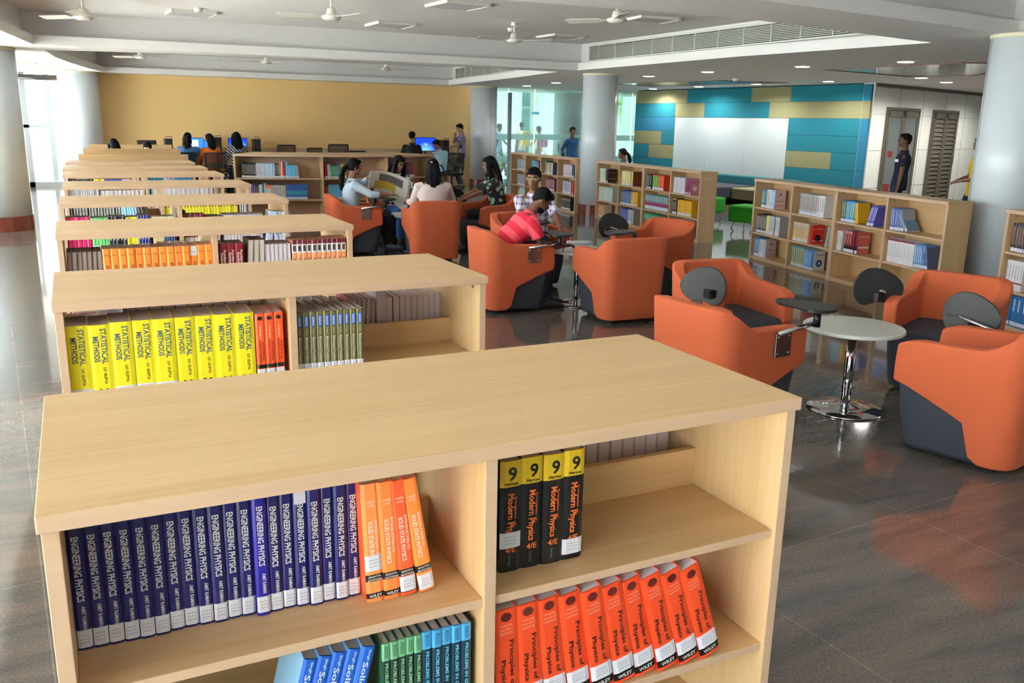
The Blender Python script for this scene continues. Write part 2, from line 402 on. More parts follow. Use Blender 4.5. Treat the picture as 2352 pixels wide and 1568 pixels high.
# ------------------------------------------------------------------ wall cupboards
BRN = mat('brown_grey_aluminium', (92, 86, 74), .45, .2)
REDM = mat('red_fitting', (120, 30, 24), .5)
def cupboard(x0, x1, kind, label):
    t = thing('cupboard', label, 'cupboard', (WA.x+wn.x*.004, WA.y+wn.y*.004, 0), WANG)
    W = x1-x0; xm = (x0+x1)/2
    MB().box((x0-.05, -.04, .02), (x0, .0, 2.2)).box((x1, -.04, .02), (x1+.05, 0, 2.2)).box((x0-.05, -.04, 2.2), (x1+.05, 0, 2.26)).build('cupboard_frame', BRN, t)
    for a, b in ((x0, xm-.006), (xm+.006, x1)):
        mb = MB().box((a, -.05, .02), (a+.09, -.005, 2.19)).box((b-.09, -.05, .02), (b, -.005, 2.19)).box((a, -.05, .02), (b, -.005, .14)).box((a, -.05, 2.06), (b, -.005, 2.19))
        d = mb.build('door', BRN, t)
        if kind == 'glass':
            MB().box((a+.09, -.03, .14), (b-.09, -.02, 2.06)).build('pane', mat('dark_cupboard_glass', (96, 104, 104), .08, coat=.6), d)
        else:
            l = MB()
            for k in range(19):
                z = .16+k*.1; l.add([(a+.09, -.045, z), (b-.09, -.045, z), (b-.09, -.01, z+.085), (a+.09, -.01, z+.085)], [(0, 1, 2, 3)])
            l.build('louvres', BRN, d)
            MB().box((a+.09, -.012, .14), (b-.09, -.006, 2.06)).build('backing', BLACKP, d)
        MB().box((b-.05, -.075, 1.0), (b-.03, -.05, 1.2)).build('handle', STEEL, d)
    if kind == 'glass':
        MB().box((x0+.15, -.034, .3), (x0+.45, -.031, .62)).box((x0+.2, -.034, 1.2), (x0+.42, -.031, 1.33)).build('red_fitting', REDM, t)
    return t
cupboard(.68, 2.25, 'glass', 'tall brown cupboard with two glass doors behind the man in navy')
cupboard(3.1, 4.5, 'louvre', 'tall brown cupboard with louvred doors left of the right column')
struct(MB().box((0, -.03, 2.66), (9, 0, 2.72), 0, Matrix.Translation((WA.x, WA.y, 0)) @ Matrix.Rotation(WANG, 4, 'Z')).build('trim_2', BRN))

# ------------------------------------------------------------------ ceiling fittings
LAMP = mat('lamp_diffuser', (255, 252, 245), .5, emit=14)
def downlight(x, y, label, power=40):
    t = thing('downlight', label, 'ceiling lamp', (x, y, ZS), 0, 'round downlights in the low ceiling')
    MB().lathe([(.105, -.008), (.115, -.008), (.12, -.001)], n=28, cap=False).build('rim', WHITEP, t)
    MB().lathe([(.105, -.006), (.105, -.004)], n=28, smooth=False).build('diffuser', LAMP, t)
    l = bpy.data.lights.new('lamp_light', 'SPOT'); l.energy = power; l.spot_size = D2R(166 if power > 60 else 125); l.spot_blend = .6; l.shadow_soft_size = .09; l.color = (1, .97, .9)
    o = bpy.data.objects.new('lamp_light', l); COL.objects.link(o); o.parent = t; o.location = (0, 0, -.02)
    return t
DLX = [(10.83, 9.3), (10.55, 11.04), (10.4, 13.22), (10.5, 15.2), (10.65, 17.2), (10.65, 19.29), (10.99, 21.5),
       (14.31, 11.89), (14.19, 14.06), (14.05, 16.1), (14.1, 18.23), (14.19, 20.31), (15.9, 12.6), (17.9, 13.1), (20.0, 13.7)]
for x, y in DLX: downlight(x, y, 'round lit downlight recessed in the low ceiling on the right', (125 if y < 13.9 and x > 15 else 120) if x > 13.5 else 40)
PANELM = mat('unlit_panel_diffuser', (196, 190, 196), .6)
def light_panel(x, y, rz, label, z=ZC, sx=.62, sy=.62):
    t = thing('light_panel', label, 'ceiling lamp', (x, y, z), rz, None)
    MB().box((-sx/2, -sy/2, -.035), (sx/2, -sy/2+.025, 0)).box((-sx/2, sy/2-.025, -.035), (sx/2, sy/2, 0)).box((-sx/2, -sy/2, -.035), (-sx/2+.025, sy/2, 0)).box((sx/2-.025, -sy/2, -.035), (sx/2, sy/2, 0)).build('lamp_frame', WHITEP, t)
    MB().box((-sx/2+.025, -sy/2+.025, -.028), (sx/2-.025, sy/2-.025, -.004)).build('diffuser', PANELM, t)
light_panel(4.5, 10.75, .1, 'unlit square ceiling panel lamp at the top edge of the view')
light_panel(4.55, 13.5, .05, 'unlit square ceiling panel lamp between the middle two fans')
light_panel(7.52, 13.5, .05, 'unlit square ceiling panel lamp left of the air grille')
light_panel(1.7, 13.75, .05, 'unlit square ceiling panel lamp at upper left, beside a smoke detector')
light_panel(7.3, 10.6, -.1, 'unlit square ceiling panel lamp behind the upper right fan')
light_panel(2.3, 21.0, .05, 'unlit square ceiling panel lamp in the far tray, left')
light_panel(5.2, 21.2, .05, 'unlit square ceiling panel lamp in the far tray, right')
for k, (x, y) in enumerate(((-1.2, 17.8), (-.9, 20.2), (-.2, 22.6))):
    light_panel(x, y, .05, ('slim white ceiling panel lamp nearest the left column', 'slim white ceiling panel lamp, second along the left soffit', 'slim white ceiling panel lamp nearest the far left window')[k], ZS, .9, .3)
FANM = mat('fan_enamel', (222, 220, 212), .35)
ROD = mat('fan_rod_dark', (50, 48, 48), .5)
def make_fan():
    t = thing('ceiling_fan', '', 'fan')
    z0 = -.24
    MB().tube([(0, 0, 0), (0, 0, z0+.06)], .013).build('rod', FANM, t)
    MB().lathe([(.055, -.05), (.045, -.012), (.05, 0)], n=24).build('canopy', FANM, t)
    MB().lathe([(.02, z0+.1), (.05, z0+.085), (.062, z0+.03), (.07, z0+.01)], n=24).build('motor_cover', FANM, t)
    MB().lathe([(.03, z0-.045), (.085, z0-.04), (.115, z0-.02), (.118, z0), (.1, z0+.012), (.04, z0+.02)], n=32).build('motor', FANM, t)
    for k in range(3):
        M = Matrix.Rotation(2*math.pi*k/3, 4, 'Z')
        bl = MB(); ys = (.1, .17, .2, .62, .64); ws = (.018, .022, .062, .068, .05)
        vs = []
        for y, w_ in zip(ys, ws):
            tilt = .22 if y > .18 else .05
            vs += [(y, -w_, z0-.006-w_*tilt), (y, w_, z0-.006+w_*tilt), (y, -w_, z0-.001-w_*tilt), (y, w_, z0-.001+w_*tilt)]
        fs = []
        for i in range(4):
            a = i*4; b = a+4
            fs += [(a, a+1, b+1, b), (a+3, a+2, b+2, b+3), (a+2, a, b, b+2), (a+1, a+3, b+3, b+1)]
        fs += [(0, 2, 3, 1), (16, 17, 19, 18)]
        bl.add(vs, fs, 0, M).build('blade', FANM, t)
    return t
fan0 = make_fan()
FANS = [(.29, 12.75, .3, 'white ceiling fan at the upper left, on a dark rod'), (2.92, 10.85, .85, 'white ceiling fan at the top, second from the left'),
        (6.0, 12.18, 1.2, 'white ceiling fan near the middle, left of the air grille'), (5.8, 9.1, .1, 'white ceiling fan at the upper right, nearest the air grille'),
        (1.48, 20.6, .35, 'small far ceiling fan above the left end of the yellow wall'), (4.0, 20.3, 1.0, 'small far ceiling fan above the middle of the yellow wall'), (6.88, 20.8, .2, 'small far ceiling fan above the right of the yellow wall')]
for i, (x, y, a, lb) in enumerate(FANS):
    if i == 0:
        fan0.location = (x, y, ZC); fan0.rotation_euler = (0, 0, a); fan0['label'] = lb; fan0['group'] = 'ceiling fans in the trays'
    else: dup(fan0, (x, y, ZC), a, lb, 'ceiling fans in the trays')
def smoke(x, y, z, label):
    o = MB().lathe([(.03, -.055), (.05, -.05), (.055, -.03), (.06, -.012), (.06, 0)], n=20).build('smoke_detector', FANM); o.location = (x, y, z)
    tag(o, label, 'smoke detector')
smoke(1.72, 13.2, ZC, 'white smoke detector beside the upper left panel lamp')
smoke(6.3, 12.9, ZC, 'white smoke detector beside the middle ceiling fan')
smoke(1.25, 19.0, ZC, 'white smoke detector in the far left tray')
smoke(12.2, 14.6, ZS, 'white smoke detector between the downlight rows on the right')
GRM = mat('grille_dark', (56, 58, 56), .8); GRW = mat('grille_frame', (205, 207, 200), .6)
def grille(a, b, z0, z1, label):
    a = Vector(a); b = Vector(b); L = (b-a).length; ang = math.atan2(b.y-a.y, b.x-a.x)
    t = thing('air_grille', label, 'air vent', (a.x, a.y, z0), ang)
    MB().box((0, 0, 0), (L, .01, z1-z0)).build('backing', GRM, t)
    f = MB().box((0, -.02, -.02), (L, 0, 0)).box((0, -.02, z1-z0), (L, 0, z1-z0+.03)).box((-.03, -.02, -.02), (0, 0, z1-z0+.03)).box((L, -.02, -.02), (L+.03, 0, z1-z0+.03))
    f.build('grille_frame', GRW, t)
    s = MB(); n = int((z1-z0)/.02)
    for k in range(1, n): s.box((0, -.012, k*(z1-z0)/n-.004), (L, -.002, k*(z1-z0)/n+.003))
    k = .3
    while k < L: s.box((k-.006, -.018, 0), (k+.006, 0, z1-z0)); k += .55
    s.build('slats', GRW, t)
grille((8.58, 14.3), (8.58, 8.0), 2.9, 3.13, 'long slatted air grille along the right side of the middle ceiling tray')
grille((9.42, 22.6), (8.75, 16.6), 2.9, 3.13, 'long slatted air grille along the right side of the far ceiling tray')
grille((8.7, 5.6), (8.7, 2.0), 2.9, 3.13, 'slatted air grille at the upper right corner of the view')
BRF = mat('brown_wood_strip', (96, 50, 34), .5)
def ceil_shape(pts, label):
    n = len(pts); mb = MB(); I = inset(pts, .04)
    mb2 = MB()
    for i in range(n):
        a, b, c, d = pts[i], pts[(i+1) % n], I[(i+1) % n], I[i]
        mb.add([(*a, ZS-.012), (*b, ZS-.012), (*c, ZS-.012), (*d, ZS-.012), (*a, ZS), (*b, ZS), (*c, ZS), (*d, ZS)], [(3, 2, 1, 0), (0, 1, 5, 4), (2, 3, 7, 6)], 0)
    t = thing('ceiling_feature', label, 'ceiling panel', (0, 0, 0)); t['kind'] = 'structure'
    mb.build('wood_border', BRF, t); mb2.add([(*p, ZS-.004) for p in I], [tuple(range(n))[::-1]]).build('glossy_infill', mat('glossy_ceiling_film', (176, 196, 196), .12, coat=.4), t)
ceil_shape([(11.25, 11.3), (11.43, 8.85), (11.87, 8.6), (13.2, 9.3), (14.1, 10.6), (13.7, 11.7)], 'brown-edged glossy angular ceiling panel on the right')
ceil_shape([(11.6, 18.6), (12.4, 15.4), (14.0, 15.0), (13.2, 18.9)], 'brown-edged glossy ceiling panel behind the middle column')

# ------------------------------------------------------------------ bookcases
H = 1.1
SCREW = mat('cam_fitting', (120, 112, 104), .5, .4)
WM = [WX, EDGE]; WMZ = [WZ, EDGE]
LEV = (.72, .375, .05)                 # shelf tops from top tier to bottom tier
def bookcase(name, label, loc, rz, L, D, nb=2, double=True, group=None, H=H, lev=LEV, backless=False, mid=False):
    t = thing(name, label, 'bookcase', loc, rz, group)
    T = .03
    MB().box((-.006, -.012, H-.034), (L+.006, D+.012 if double else D, H), 0, fmi=1).build('top', WM, t, bevel=.002)
    for x in (0, L-T): MB().box((x, 0, 0), (x+T, D, H-.034), 0, fmi=1).build('side_panel', WMZ, t, bevel=.0015)
    xs = [0]+[L*k/nb for k in range(1, nb)]+[L]
    for k in range(1, nb):
        w2 = T if (mid and k == nb//2) else T/2
        MB().box((xs[k]-w2, .004, 0), (xs[k]+w2, D-.004, H-.034), 0, fmi=1).build('divider', WMZ, t, bevel=.0015)
    sc = MB()
    for k in range(nb):
        a = xs[k]+(T if k == 0 else T/2); b = xs[k+1]-(T if k == nb-1 else T/2)
        for z in lev: MB().box((a, .012, z-.022), (b, D-.012, z), 0, fmi=1).build('shelf', WM, t, bevel=.0015)
        if double:
            for z in lev[:2]: MB().box((a, D/2-.01, z), (b, D/2+.01, z+.115), 0).build('centre_rail', WM, t)
        MB().box((a, .02, 0), (b, .035, lev[2]-.022), 0).build('plinth', WM, t)
        if double:
            MB().box((a, D-.035, 0), (b, D-.02, lev[2]-.022), 0).build('plinth', WM, t)
        for px, s in ((a, 1), (b, -1)):
            for zz in (H-.06,):
                sc.lathe([(.007, 0), (.007, .0025)], 0, 10, Matrix.Translation((px, .08, zz)) @ Matrix.Rotation(s*math.pi/2, 4, 'Y'), smooth=False)
    sc.build('cam_fitting', SCREW, t)
    if not double: MB().box((T, D-.02, lev[2]), (L-T, D-.008, H-.034), 0).build('back_panel', WM, t)
    return t
def M_at(loc, rz): return Matrix.Translation(loc) @ Matrix.Rotation(rz, 4, 'Z')
ROWS = [(-.109, 1.629), (-.111, 3.586), (-.121, 5.709), (-.118, 7.682), (-.095, 9.571), (-.107, 11.314), (-.117, 12.686), (-.09, 14.249)]
ORD = ['nearest the camera', 'second from the camera', 'third from the camera', 'fourth from the camera', 'fifth from the camera', 'sixth from the camera', 'seventh from the camera', 'farthest of the parallel rows']
RL, RD = 1.757, .735
for (x, y), s in zip(ROWS, ORD):
    bookcase('bookcase', 'low double-sided beech bookcase, '+s, (x, y, 0), 0, RL, RD, group='low bookcases in parallel rows')
def rowM(k, tier): return M_at((ROWS[k][0], ROWS[k][1], LEV[tier]), 0)

# right-hand bookcases, each a run of two units
EA = math.atan2(5.852-9.372, 7.694-8.306); E0 = (8.395, 9.474)
U = 1.787
def unit_pair(p0, ang, which, H_=H, n=2):
    out = []
    for k in range(n):
        x, y = p0[0]+math.cos(ang)*U*k, p0[1]+math.sin(ang)*U*k
        bookcase('bookcase', which[k], (x, y, 0), ang, U-.002, .3, 2, False, 'single-sided bookcases along the right', H_)
        out.append((x, y, ang))
    return out
UE = unit_pair(E0, EA, ['single-sided beech bookcase with Surveying books, left half of the nearest right-hand run', 'single-sided beech bookcase with empty bottom shelves, just left of the right column'])
DA = math.atan2(-3.57, -.31)
UD = unit_pair((8.98, 14.56), DA, ['single-sided bookcase with pale green and cream books, directly right of the middle column', 'single-sided bookcase with green, magenta and yellow books and a small end label'])
CA = math.atan2(-3.56, -.30)
UC = unit_pair((9.32, 18.98), CA, ['single-sided bookcase with grey and cyan books in front of the glass wall', 'single-sided bookcase with maroon and black books, just left of the middle column'])
GA = math.atan2(-3.4, -1.0)
UG = unit_pair((7.64, 5.23), GA, ['single-sided bookcase with blue and white books cut off by the right edge of the view'], n=1)
def uM(u, tier): return M_at((u[0], u[1], LEV[tier]), u[2])
# small paper label on the end of bookcase D, as on the photograph
lb = MB().box((0, 0, 0), (.1, .002, .022)); v, f = text_data('MECHANICAL', .009, .07)
lo = lb.build('end_label', STICK)
tx = MB().add(v, f, 0, Matrix.Translation((.05, -.001, .011)) @ Matrix.Rotation(math.pi/2, 4, 'X')).build('lettering', mat('dark_ink', (40, 42, 60), .7), lo)
ex, ey = UD[1][0]+math.cos(DA)*U, UD[1][1]+math.sin(DA)*U
lo.location = (ex+math.cos(DA)*.003+math.cos(DA+math.pi/2)*.06, ey+math.sin(DA)*.003+math.sin(DA+math.pi/2)*.06, .985)
lo.rotation_euler = (0, 0, DA+math.pi/2); tag(lo, 'small white paper label on the end panel of a bookcase', 'label')

# curved bookcase in the middle distance
BC = Vector((4.33, 19.69)); BR = 4.27; BH = 1.165; BLEV = (.765, .4, .06)
def bpt(a, r): return (BC.x+r*math.cos(a), BC.y+r*math.sin(a))
BA = [math.atan2(15.85-BC.y, 2.50-BC.x), math.atan2(15.44-BC.y, 3.92-BC.x), math.atan2(15.50-BC.y, 5.12-BC.x), math.atan2(15.82-BC.y, 6.16-BC.x)]
def arc_board(a0, a1, r0, r1, z0, z1, n=14):
    mb = MB(); vs = []; 
    for k in range(n+1):
        a = a0+(a1-a0)*k/n
        vs += [(*bpt(a, r0), z0), (*bpt(a, r1), z0), (*bpt(a, r0), z1), (*bpt(a, r1), z1)]
    fs = []; mi = []
    for k in range(n):
        i = 4*k; j = i+4
        fs += [(i, j, j+1, i+1), (i+2, i+3, j+3, j+2)]
        mb.add([], []); 
    mb.add(vs, fs, 0)
    ed = []
    for k in range(n):
        i = 4*k; j = i+4; ed += [(i+1, j+1, j+3, i+3), (i, i+2, j+2, j)]
    ed += [(0, 1, 3, 2), (4*n, 4*n+2, 4*n+3, 4*n+1)]
    for f_ in ed: mb.f.append(list(f_)); mb.m.append(1); mb.s.append(False)
    return mb
bt = thing('bookcase', 'curved beech bookcase with a wide top, behind the seated newspaper readers', 'bookcase')
arc_board(BA[0]-.004, BA[3]+.004, BR-1.25, BR+.01, BH-.034, BH, 36).build('top', WM, bt)
for z in BLEV: 
    for k in range(3): arc_board(BA[k], BA[k+1], BR-.36, BR-.01, z-.022, z).build('shelf', WM, bt)
for a in BA:
    M = Matrix.Translation((*bpt(a, BR), 0)) @ Matrix.Rotation(a+math.pi, 4, 'Z')
    MB().box((0, -.015, 0), (.38, .015, BH-.034), 0, M).build('divider', WMZ, bt)
arc_board(BA[0], BA[3], BR-.38, BR-.36, 0, BH-.034, 36).build('back_panel', WM, bt)
arc_board(BA[0], BA[3], BR-.04, BR-.025, 0, BLEV[2]-.022, 36).build('plinth', WM, bt)
arc_board(BA[0], BA[3], BR-1.25, BR-1.23, 0, BH-.034, 36).build('rear_panel', WM, bt)

# ------------------------------------------------------------------ books
BOOKS = []           # (score, spec, matrix)
_bm = {}
def cm(rgb, rough=.35): 
    return mat('cover_%d_%d_%d' % rgb, rgb, rough)
def style(col, bands=(), sticker=(.02, .14), texts=(), page=None, side=None, bars=None, paper=True, badge=None, cover=None):
    return dict(col=col, bands=list(bands), sticker=sticker, texts=list(texts), page=page or PAGE, side=side, bars=bars, badge=badge, cover=cover)
def book_geo(st, t, h, d):
    """lists of (part name, material, MB) for one book; spine on y = 0"""
    parts = []; e = .0022
    lev = [(0, 1, st['col'])]
    for a, b, c in st['bands']:
        nl = []
        for (p, q, cc) in lev:
            if b <= p or a >= q: nl.append((p, q, cc)); continue
            if p < a: nl.append((p, a, cc))
            nl.append((max(a, p), min(b, q), c))
            if q > b: nl.append((b, q, cc))
        lev = nl
    mats = []; cov = MB()
    bulge = min(.004, t*.12)
    sp = [(0, bulge), (t*.2, 0), (t*.8, 0), (t, bulge), (t, .006), (0, .006)]
    for a, b, c in lev:
        m = cm(c)
        if m not in mats: mats.append(m)
        cov.prism(sp, a*h, b*h, mats.index(m))
    m = cm(st['side'] or st['col'])
    if m not in mats: mats.append(m)
    cov.box((0, .006, 0), (e, d, h), mats.index(m)); cov.box((t-e, .006, 0), (t, d, h), mats.index(m))
    parts.append(('cover', mats, cov))
    parts.append(('pages', [st['page']], MB().box((e, .006, .002), (t-e, d-.003, h-.0025))))
    if st['sticker']:
        a, b = st['sticker']; s = MB().prism([(.0006, bulge-.0020), (t*.2, -.0017), (t*.8, -.0017), (t-.0006, bulge-.0020), (t-.0006, bulge+.001), (.0006, bulge+.001)], a*h, b*h, 0)
        if t > .02:
            for q in (.3, .5, .7):
                z = (a+(b-a)*q)*h; x = t*.2
                while x < t*.75: s.box((x, -.0020, z-.0012), (x+.0025, -.0018, z+.0012), 1); x += .0045
        parts.append(('spine_sticker', [STICK, INKG], s))
    if st['badge']:
        c, a, b, wf = st['badge']
        parts.append(('badge', [cm(c)], MB().box((t*(.5-wf/2), -.0009, a*h), (t*(.5+wf/2), -.0003, b*h))))
    if st.get('cover'):                       # print on the front cover (the x = t side)
        q = MB(); ms = []
        for kind, c, f, g in st['cover']:
            m = mat('print_%d_%d_%d' % c, c, .5)
            if m not in ms: ms.append(m)
            R = Matrix.Translation((t+.0006, d*.5+.003, f*h)) @ Matrix(((0, 0, 1, 0), (1, 0, 0, 0), (0, 1, 0, 0), (0, 0, 0, 1)))
            if kind == '#hex': q.add([(g*h*r_*math.cos(k*math.pi/3), g*h*r_*math.sin(k*math.pi/3), 0) for r_ in (1, .4) for k in range(6)], [(k, (k+1) % 6, 6+(k+1) % 6, 6+k) for k in range(6)], ms.index(m), R)
            elif kind == '#bar': q.add([(-d*.42, -g*h/2, 0), (d*.42, -g*h/2, 0), (d*.42, g*h/2, 0), (-d*.42, g*h/2, 0)], [(0, 1, 2, 3)], ms.index(m), R)
            elif kind == '#dot': q.add([(g*h*math.cos(k*math.pi/8), g*h*math.sin(k*math.pi/8), 0) for k in range(16)], [tuple(range(16))], ms.index(m), R)
            else:
                v, fc = text_data(kind, g*h, d*.66); q.add(v, fc, ms.index(m), R)
        parts.append(('cover_print', ms, q))
    for tx in st['texts']:
        s, c, f, ln, th, xo = tx[:6]; hor = len(tx) > 6
        if s == 'O': v, fc = [Vector((ln*.5*t*math.cos(k*math.pi/9), ln*.42*t*math.sin(k*math.pi/9), 0)) for k in range(18)], [tuple(range(18))]
        else: v, fc = text_data(s, th*t if not hor else th*t, (ln*h if not hor else ln*t))
        if hor: R = Matrix(((1, 0, 0, 0), (0, 0, -1, 0), (0, 1, 0, 0), (0, 0, 0, 1)))
        else: R = Matrix(((0, 1, 0, 0), (0, 0, -1, 0), (-1, 0, 0, 0), (0, 0, 0, 1)))
        parts.append(('title_lettering', [mat('print_%d_%d_%d' % c, c, .5)], MB().add(v, fc, 0, Matrix.Translation((t*(.5+xo), -.0013, f*h)) @ R)))
    if st['bars']:
        c, a, b, wf = st['bars']; q = MB(); z = a*h; rr = random.Random(3)
        while z < b*h:
            l = rr.choice((.006, .01, .014)); q.box((t*(.5-wf/2), -.001, z), (t*(.5+wf/2), -.0004, min(z+l, b*h))); z += l+.003
        parts.append(('spine_print', [mat('print_%d_%d_%d' % c, c, .5)], q))
    return parts
def run(M, x, n, st, t, h, label, d=.17, sy=.05, lean=0, gap=.0006, rev=False, jit=.004, group=None, jh=0, w=1.0, polar=None, dz=0):
    """a row of n like books from x along the shelf; returns the x where it ends"""
    rr = random.Random(hash((round(x*1000), n, round(t*1000))) % 10007)
    for k in range(n):
        a = D2R(lean[0]+(lean[1]-lean[0])*k/max(1, n-1)) if isinstance(lean, tuple) else D2R(lean)
        jy = rr.uniform(-jit, jit); hh = h+rr.uniform(-jh, jh)*1.0
        if jh: hh = h + round(hh-h, 2)
        if polar:                                   # along the arc: x is the arc length
            an = polar[0]+x/BR; p = bpt(an, BR-.05-(sy-.05)+jy)
            B = Matrix.Translation((*p, polar[1])) @ Matrix.Rotation(an+math.pi/2, 4, 'Z')
            loc = B @ Matrix.Rotation(a, 4, 'Y') @ Matrix.Translation((0, 0, 0 if a <= 0 else t*math.sin(a)))
        else:
            z = abs(math.sin(a))*t if a > 0 else 0
            loc = M @ Matrix.Translation((x, sy+jy, z+dz)) @ Matrix.Rotation(a, 4, 'Y')
        if rev: loc = loc @ Matrix.Translation((t, d, 0)) @ Matrix.Rotation(math.pi, 4, 'Z')
        c = loc @ Vector((t/2, 0, hh/2)); dist = (c-CAMP).length
        BOOKS.append((hh*t/dist**2*w, dict(st=st, t=round(t, 4), h=round(hh, 4), d=d, label=label, group=group or label), loc))
        x += t/math.cos(a)+gap
        if isinstance(lean, tuple) and lean[1] != lean[0]:
            x += abs(math.tan(D2R(lean[1]-lean[0])/max(1, n-1)))*h*.42
    return x
NAVY, ORG, BLK, YLW, OLV = (28, 26, 92), (246, 134, 70), (22, 22, 24), (244, 226, 40), (106, 98, 56)
sEP = style(NAVY, sticker=(.02, .155), texts=[('ENGINEERING PHYSICS', (232, 228, 224), .62, .49, .48, 0), ('AMIT RAMAN', (226, 222, 220), .25, .18, .27, .1)])
sEPr = style(NAVY, sticker=(.02, .155), texts=sEP['texts'], badge=((226, 222, 236), .86, .985, .9))
sEPb = style((34, 26, 140), sticker=(.03, .165), texts=[('ENGINEERING PHYSICS', (236, 232, 228), .68, .50, .46, 0), ('AMIT RAMAN', (226, 222, 220), .28, .17, .27, .1)])
def solid(c, stk, extra=()): return style(c, [(.175, .235, (26, 22, 22)), (.03, .075, (26, 22, 22))] , sticker=stk, badge=None, texts=[('INTRODUCTION TO', (250, 214, 180), .55, .3, .17, .24), ('SOLID STATE PHYSICS', (252, 236, 220), .50, .38, .28, -.08), ('CHARLES', (252, 220, 200), .85, .5, .13, 0, 'h'), ('KITTEL', (252, 220, 200), .82, .4, .13, 0, 'h'), ('EIGHTH', (236, 226, 220), .218, .7, .13, 0, 'h'), ('EDITION', (236, 226, 220), .19, .8, .13, 0, 'h'), ('WILEY', (240, 236, 230), .052, .75, .2, 0, 'h'), ('WILEY', (30, 24, 24), .93, .5, .3, 0, 'h')][:7], side=(232, 92, 46))
M = rowM(0, 0)
g = 'navy Engineering Physics textbooks on the nearest bookcase'
lbE = 'navy Engineering Physics textbook with white spine sticker, top left shelf of nearest bookcase'
x = run(M, .031, 12, sEP, .0289, .29, lbE, sy=.163, group=g)
x = run(M, x, 1, sEPb, .0289, .278, 'brighter blue Engineering Physics textbook among the navy copies on nearest bookcase', sy=.148, group=None)
x = run(M, x, 2, sEP, .0283, .29, lbE, sy=.156, group=g)
x = run(M, x, 1, sEPr, .0283, .288, 'navy Engineering Physics textbook with an extra white sticker at its top', sy=.15)
x = run(M, x, 4, sEP, .0283, .29, lbE, sy=.145, group=g)
x = run(M, x+.002, 1, solid((248, 148, 84), (.27, .4)), .040, .288, 'orange Solid State Physics book with sticker at mid spine, leftmost of four', sy=.1, lean=-2, d=.16)
x = run(M, x, 1, solid((246, 134, 66), None), .038, .288, 'orange Solid State Physics book without sticker, second of four', sy=.1, lean=-3, d=.16)
x = run(M, x, 1, solid((240, 92, 50), (.04, .17)), .038, .288, 'redder orange Solid State Physics book, third of four', sy=.1, lean=-5, d=.16)
x = run(M, x+.006, 1, solid((250, 140, 66), (.02, .15)), .038, .288, 'orange Solid State Physics book leaning most, rightmost of four', sy=.1, lean=-9, d=.16)
pg = style((60, 50, 60), sticker=None); pgr = style((130, 40, 50), sticker=None); pgw = style((190, 186, 190), sticker=None); pga = style((90, 70, 60), sticker=None, page=PAGEO)
run(M, .80-.07, 2, pg, .04, .22, 'book turned page-edges outward behind the orange physics books', d=.2, sy=RD-.24, rev=True, jit=.002)
sMP = style(BLK, [(.77, 1, (222, 184, 40))], sticker=None, texts=[('Narosa', (20, 18, 16), .80, .62, .13, 0, 'h'), ('Modern Physics', (222, 110, 46), .48, .46, .42, -.05), ('Principles of', (200, 96, 40), .55, .26, .13, .2), ('4/E', (214, 106, 46), .2, .5, .26, 0, 'h'), ('9', (24, 22, 20), .885, .4, .62, .05, 'h'), ('Serway', (110, 110, 110), .1, .1, .16, -.05)])
import copy
def with_sticker(s, stk): q = dict(s); q['sticker'] = stk; return q
x = run(M, .948, 1, with_sticker(sMP, (.22, .36)), .0565, .287, 'black Modern Physics book with sticker at mid spine, leftmost of four', sy=.1, d=.19)
x = run(M, x, 2, sMP, .0565, .288, 'black Modern Physics book with yellow top and bare spine, middle pair', sy=.1, d=.19)
x = run(M, x, 1, with_sticker(sMP, (.05, .19)), .0565, .29, 'black Modern Physics book with low white sticker, rightmost of four', sy=.1, d=.19)
run(M, 1.16, 13, pgw, .0425, .21, 'book showing its page edges at the back of the nearest bookcase, right bay', d=.2, sy=RD-.25, rev=True, jit=.003)
M = rowM(0, 1)
sSS = style((34, 96, 196), sticker=None, side=(150, 200, 238), texts=[('Solid State', (220, 232, 246), .62, .5, .42, 0), ('Singh', (200, 220, 246), .93, .1, .25, .1)])
run(M, .395, 5, sSS, .0305, .275, 'blue Solid State book leaning right on the middle shelf of nearest bookcase', sy=.05, lean=14)
sPG = style((28, 58, 48), [(.84, 1, (120, 184, 140))], sticker=None, side=(34, 96, 70), texts=[('PROBLEMS IN GENERAL PHYSICS', (150, 206, 160), .42, .8, .42, 0), ('IRODOV', (60, 110, 90), .92, .11, .5, 0)])
sPC = style((20, 52, 70), [(.84, 1, (78, 166, 220))], sticker=None, texts=[('PROBLEMS IN GENERAL PHYSICS', (110, 200, 230), .42, .8, .36, 0), ('IRODOV', (40, 100, 150), .92, .11, .4, 0)])
x = run(M, .632, 5, sPG, .0185, .272, 'green Problems in General Physics book on the middle shelf, nearest bookcase', sy=.04)
x = run(M, x, 5, sPC, .0235, .275, 'dark book with sky-blue top, Problems in General Physics, nearest bookcase', sy=.04)
sPP = style((226, 74, 36), [(.03, .105, (26, 20, 20))], sticker=(.11, .25), side=(248, 52, 24), texts=[('WILEY', (240, 236, 230), .067, .68, .17, 0, 'h'), ('Principles of', (70, 24, 20), .5, .44, .26, .17), ('Physics', (70, 24, 20), .42, .26, .26, -.2), ('WALKER', (246, 150, 120), .86, .5, .1, 0, 'h'), ('HALLIDAY', (246, 150, 120), .825, .6, .1, 0, 'h'), ('RESNICK', (246, 150, 120), .79, .55, .1, 0, 'h'), ('O', (90, 22, 20), .935, .45, .4, 0, 'h')])
run(M, .912, 10, sPP, .0625, .295, 'thick red-orange Principles of Physics book leaning on middle right shelf, nearest bookcase', sy=.02, lean=(-3, -19), d=.2, gap=.0005)
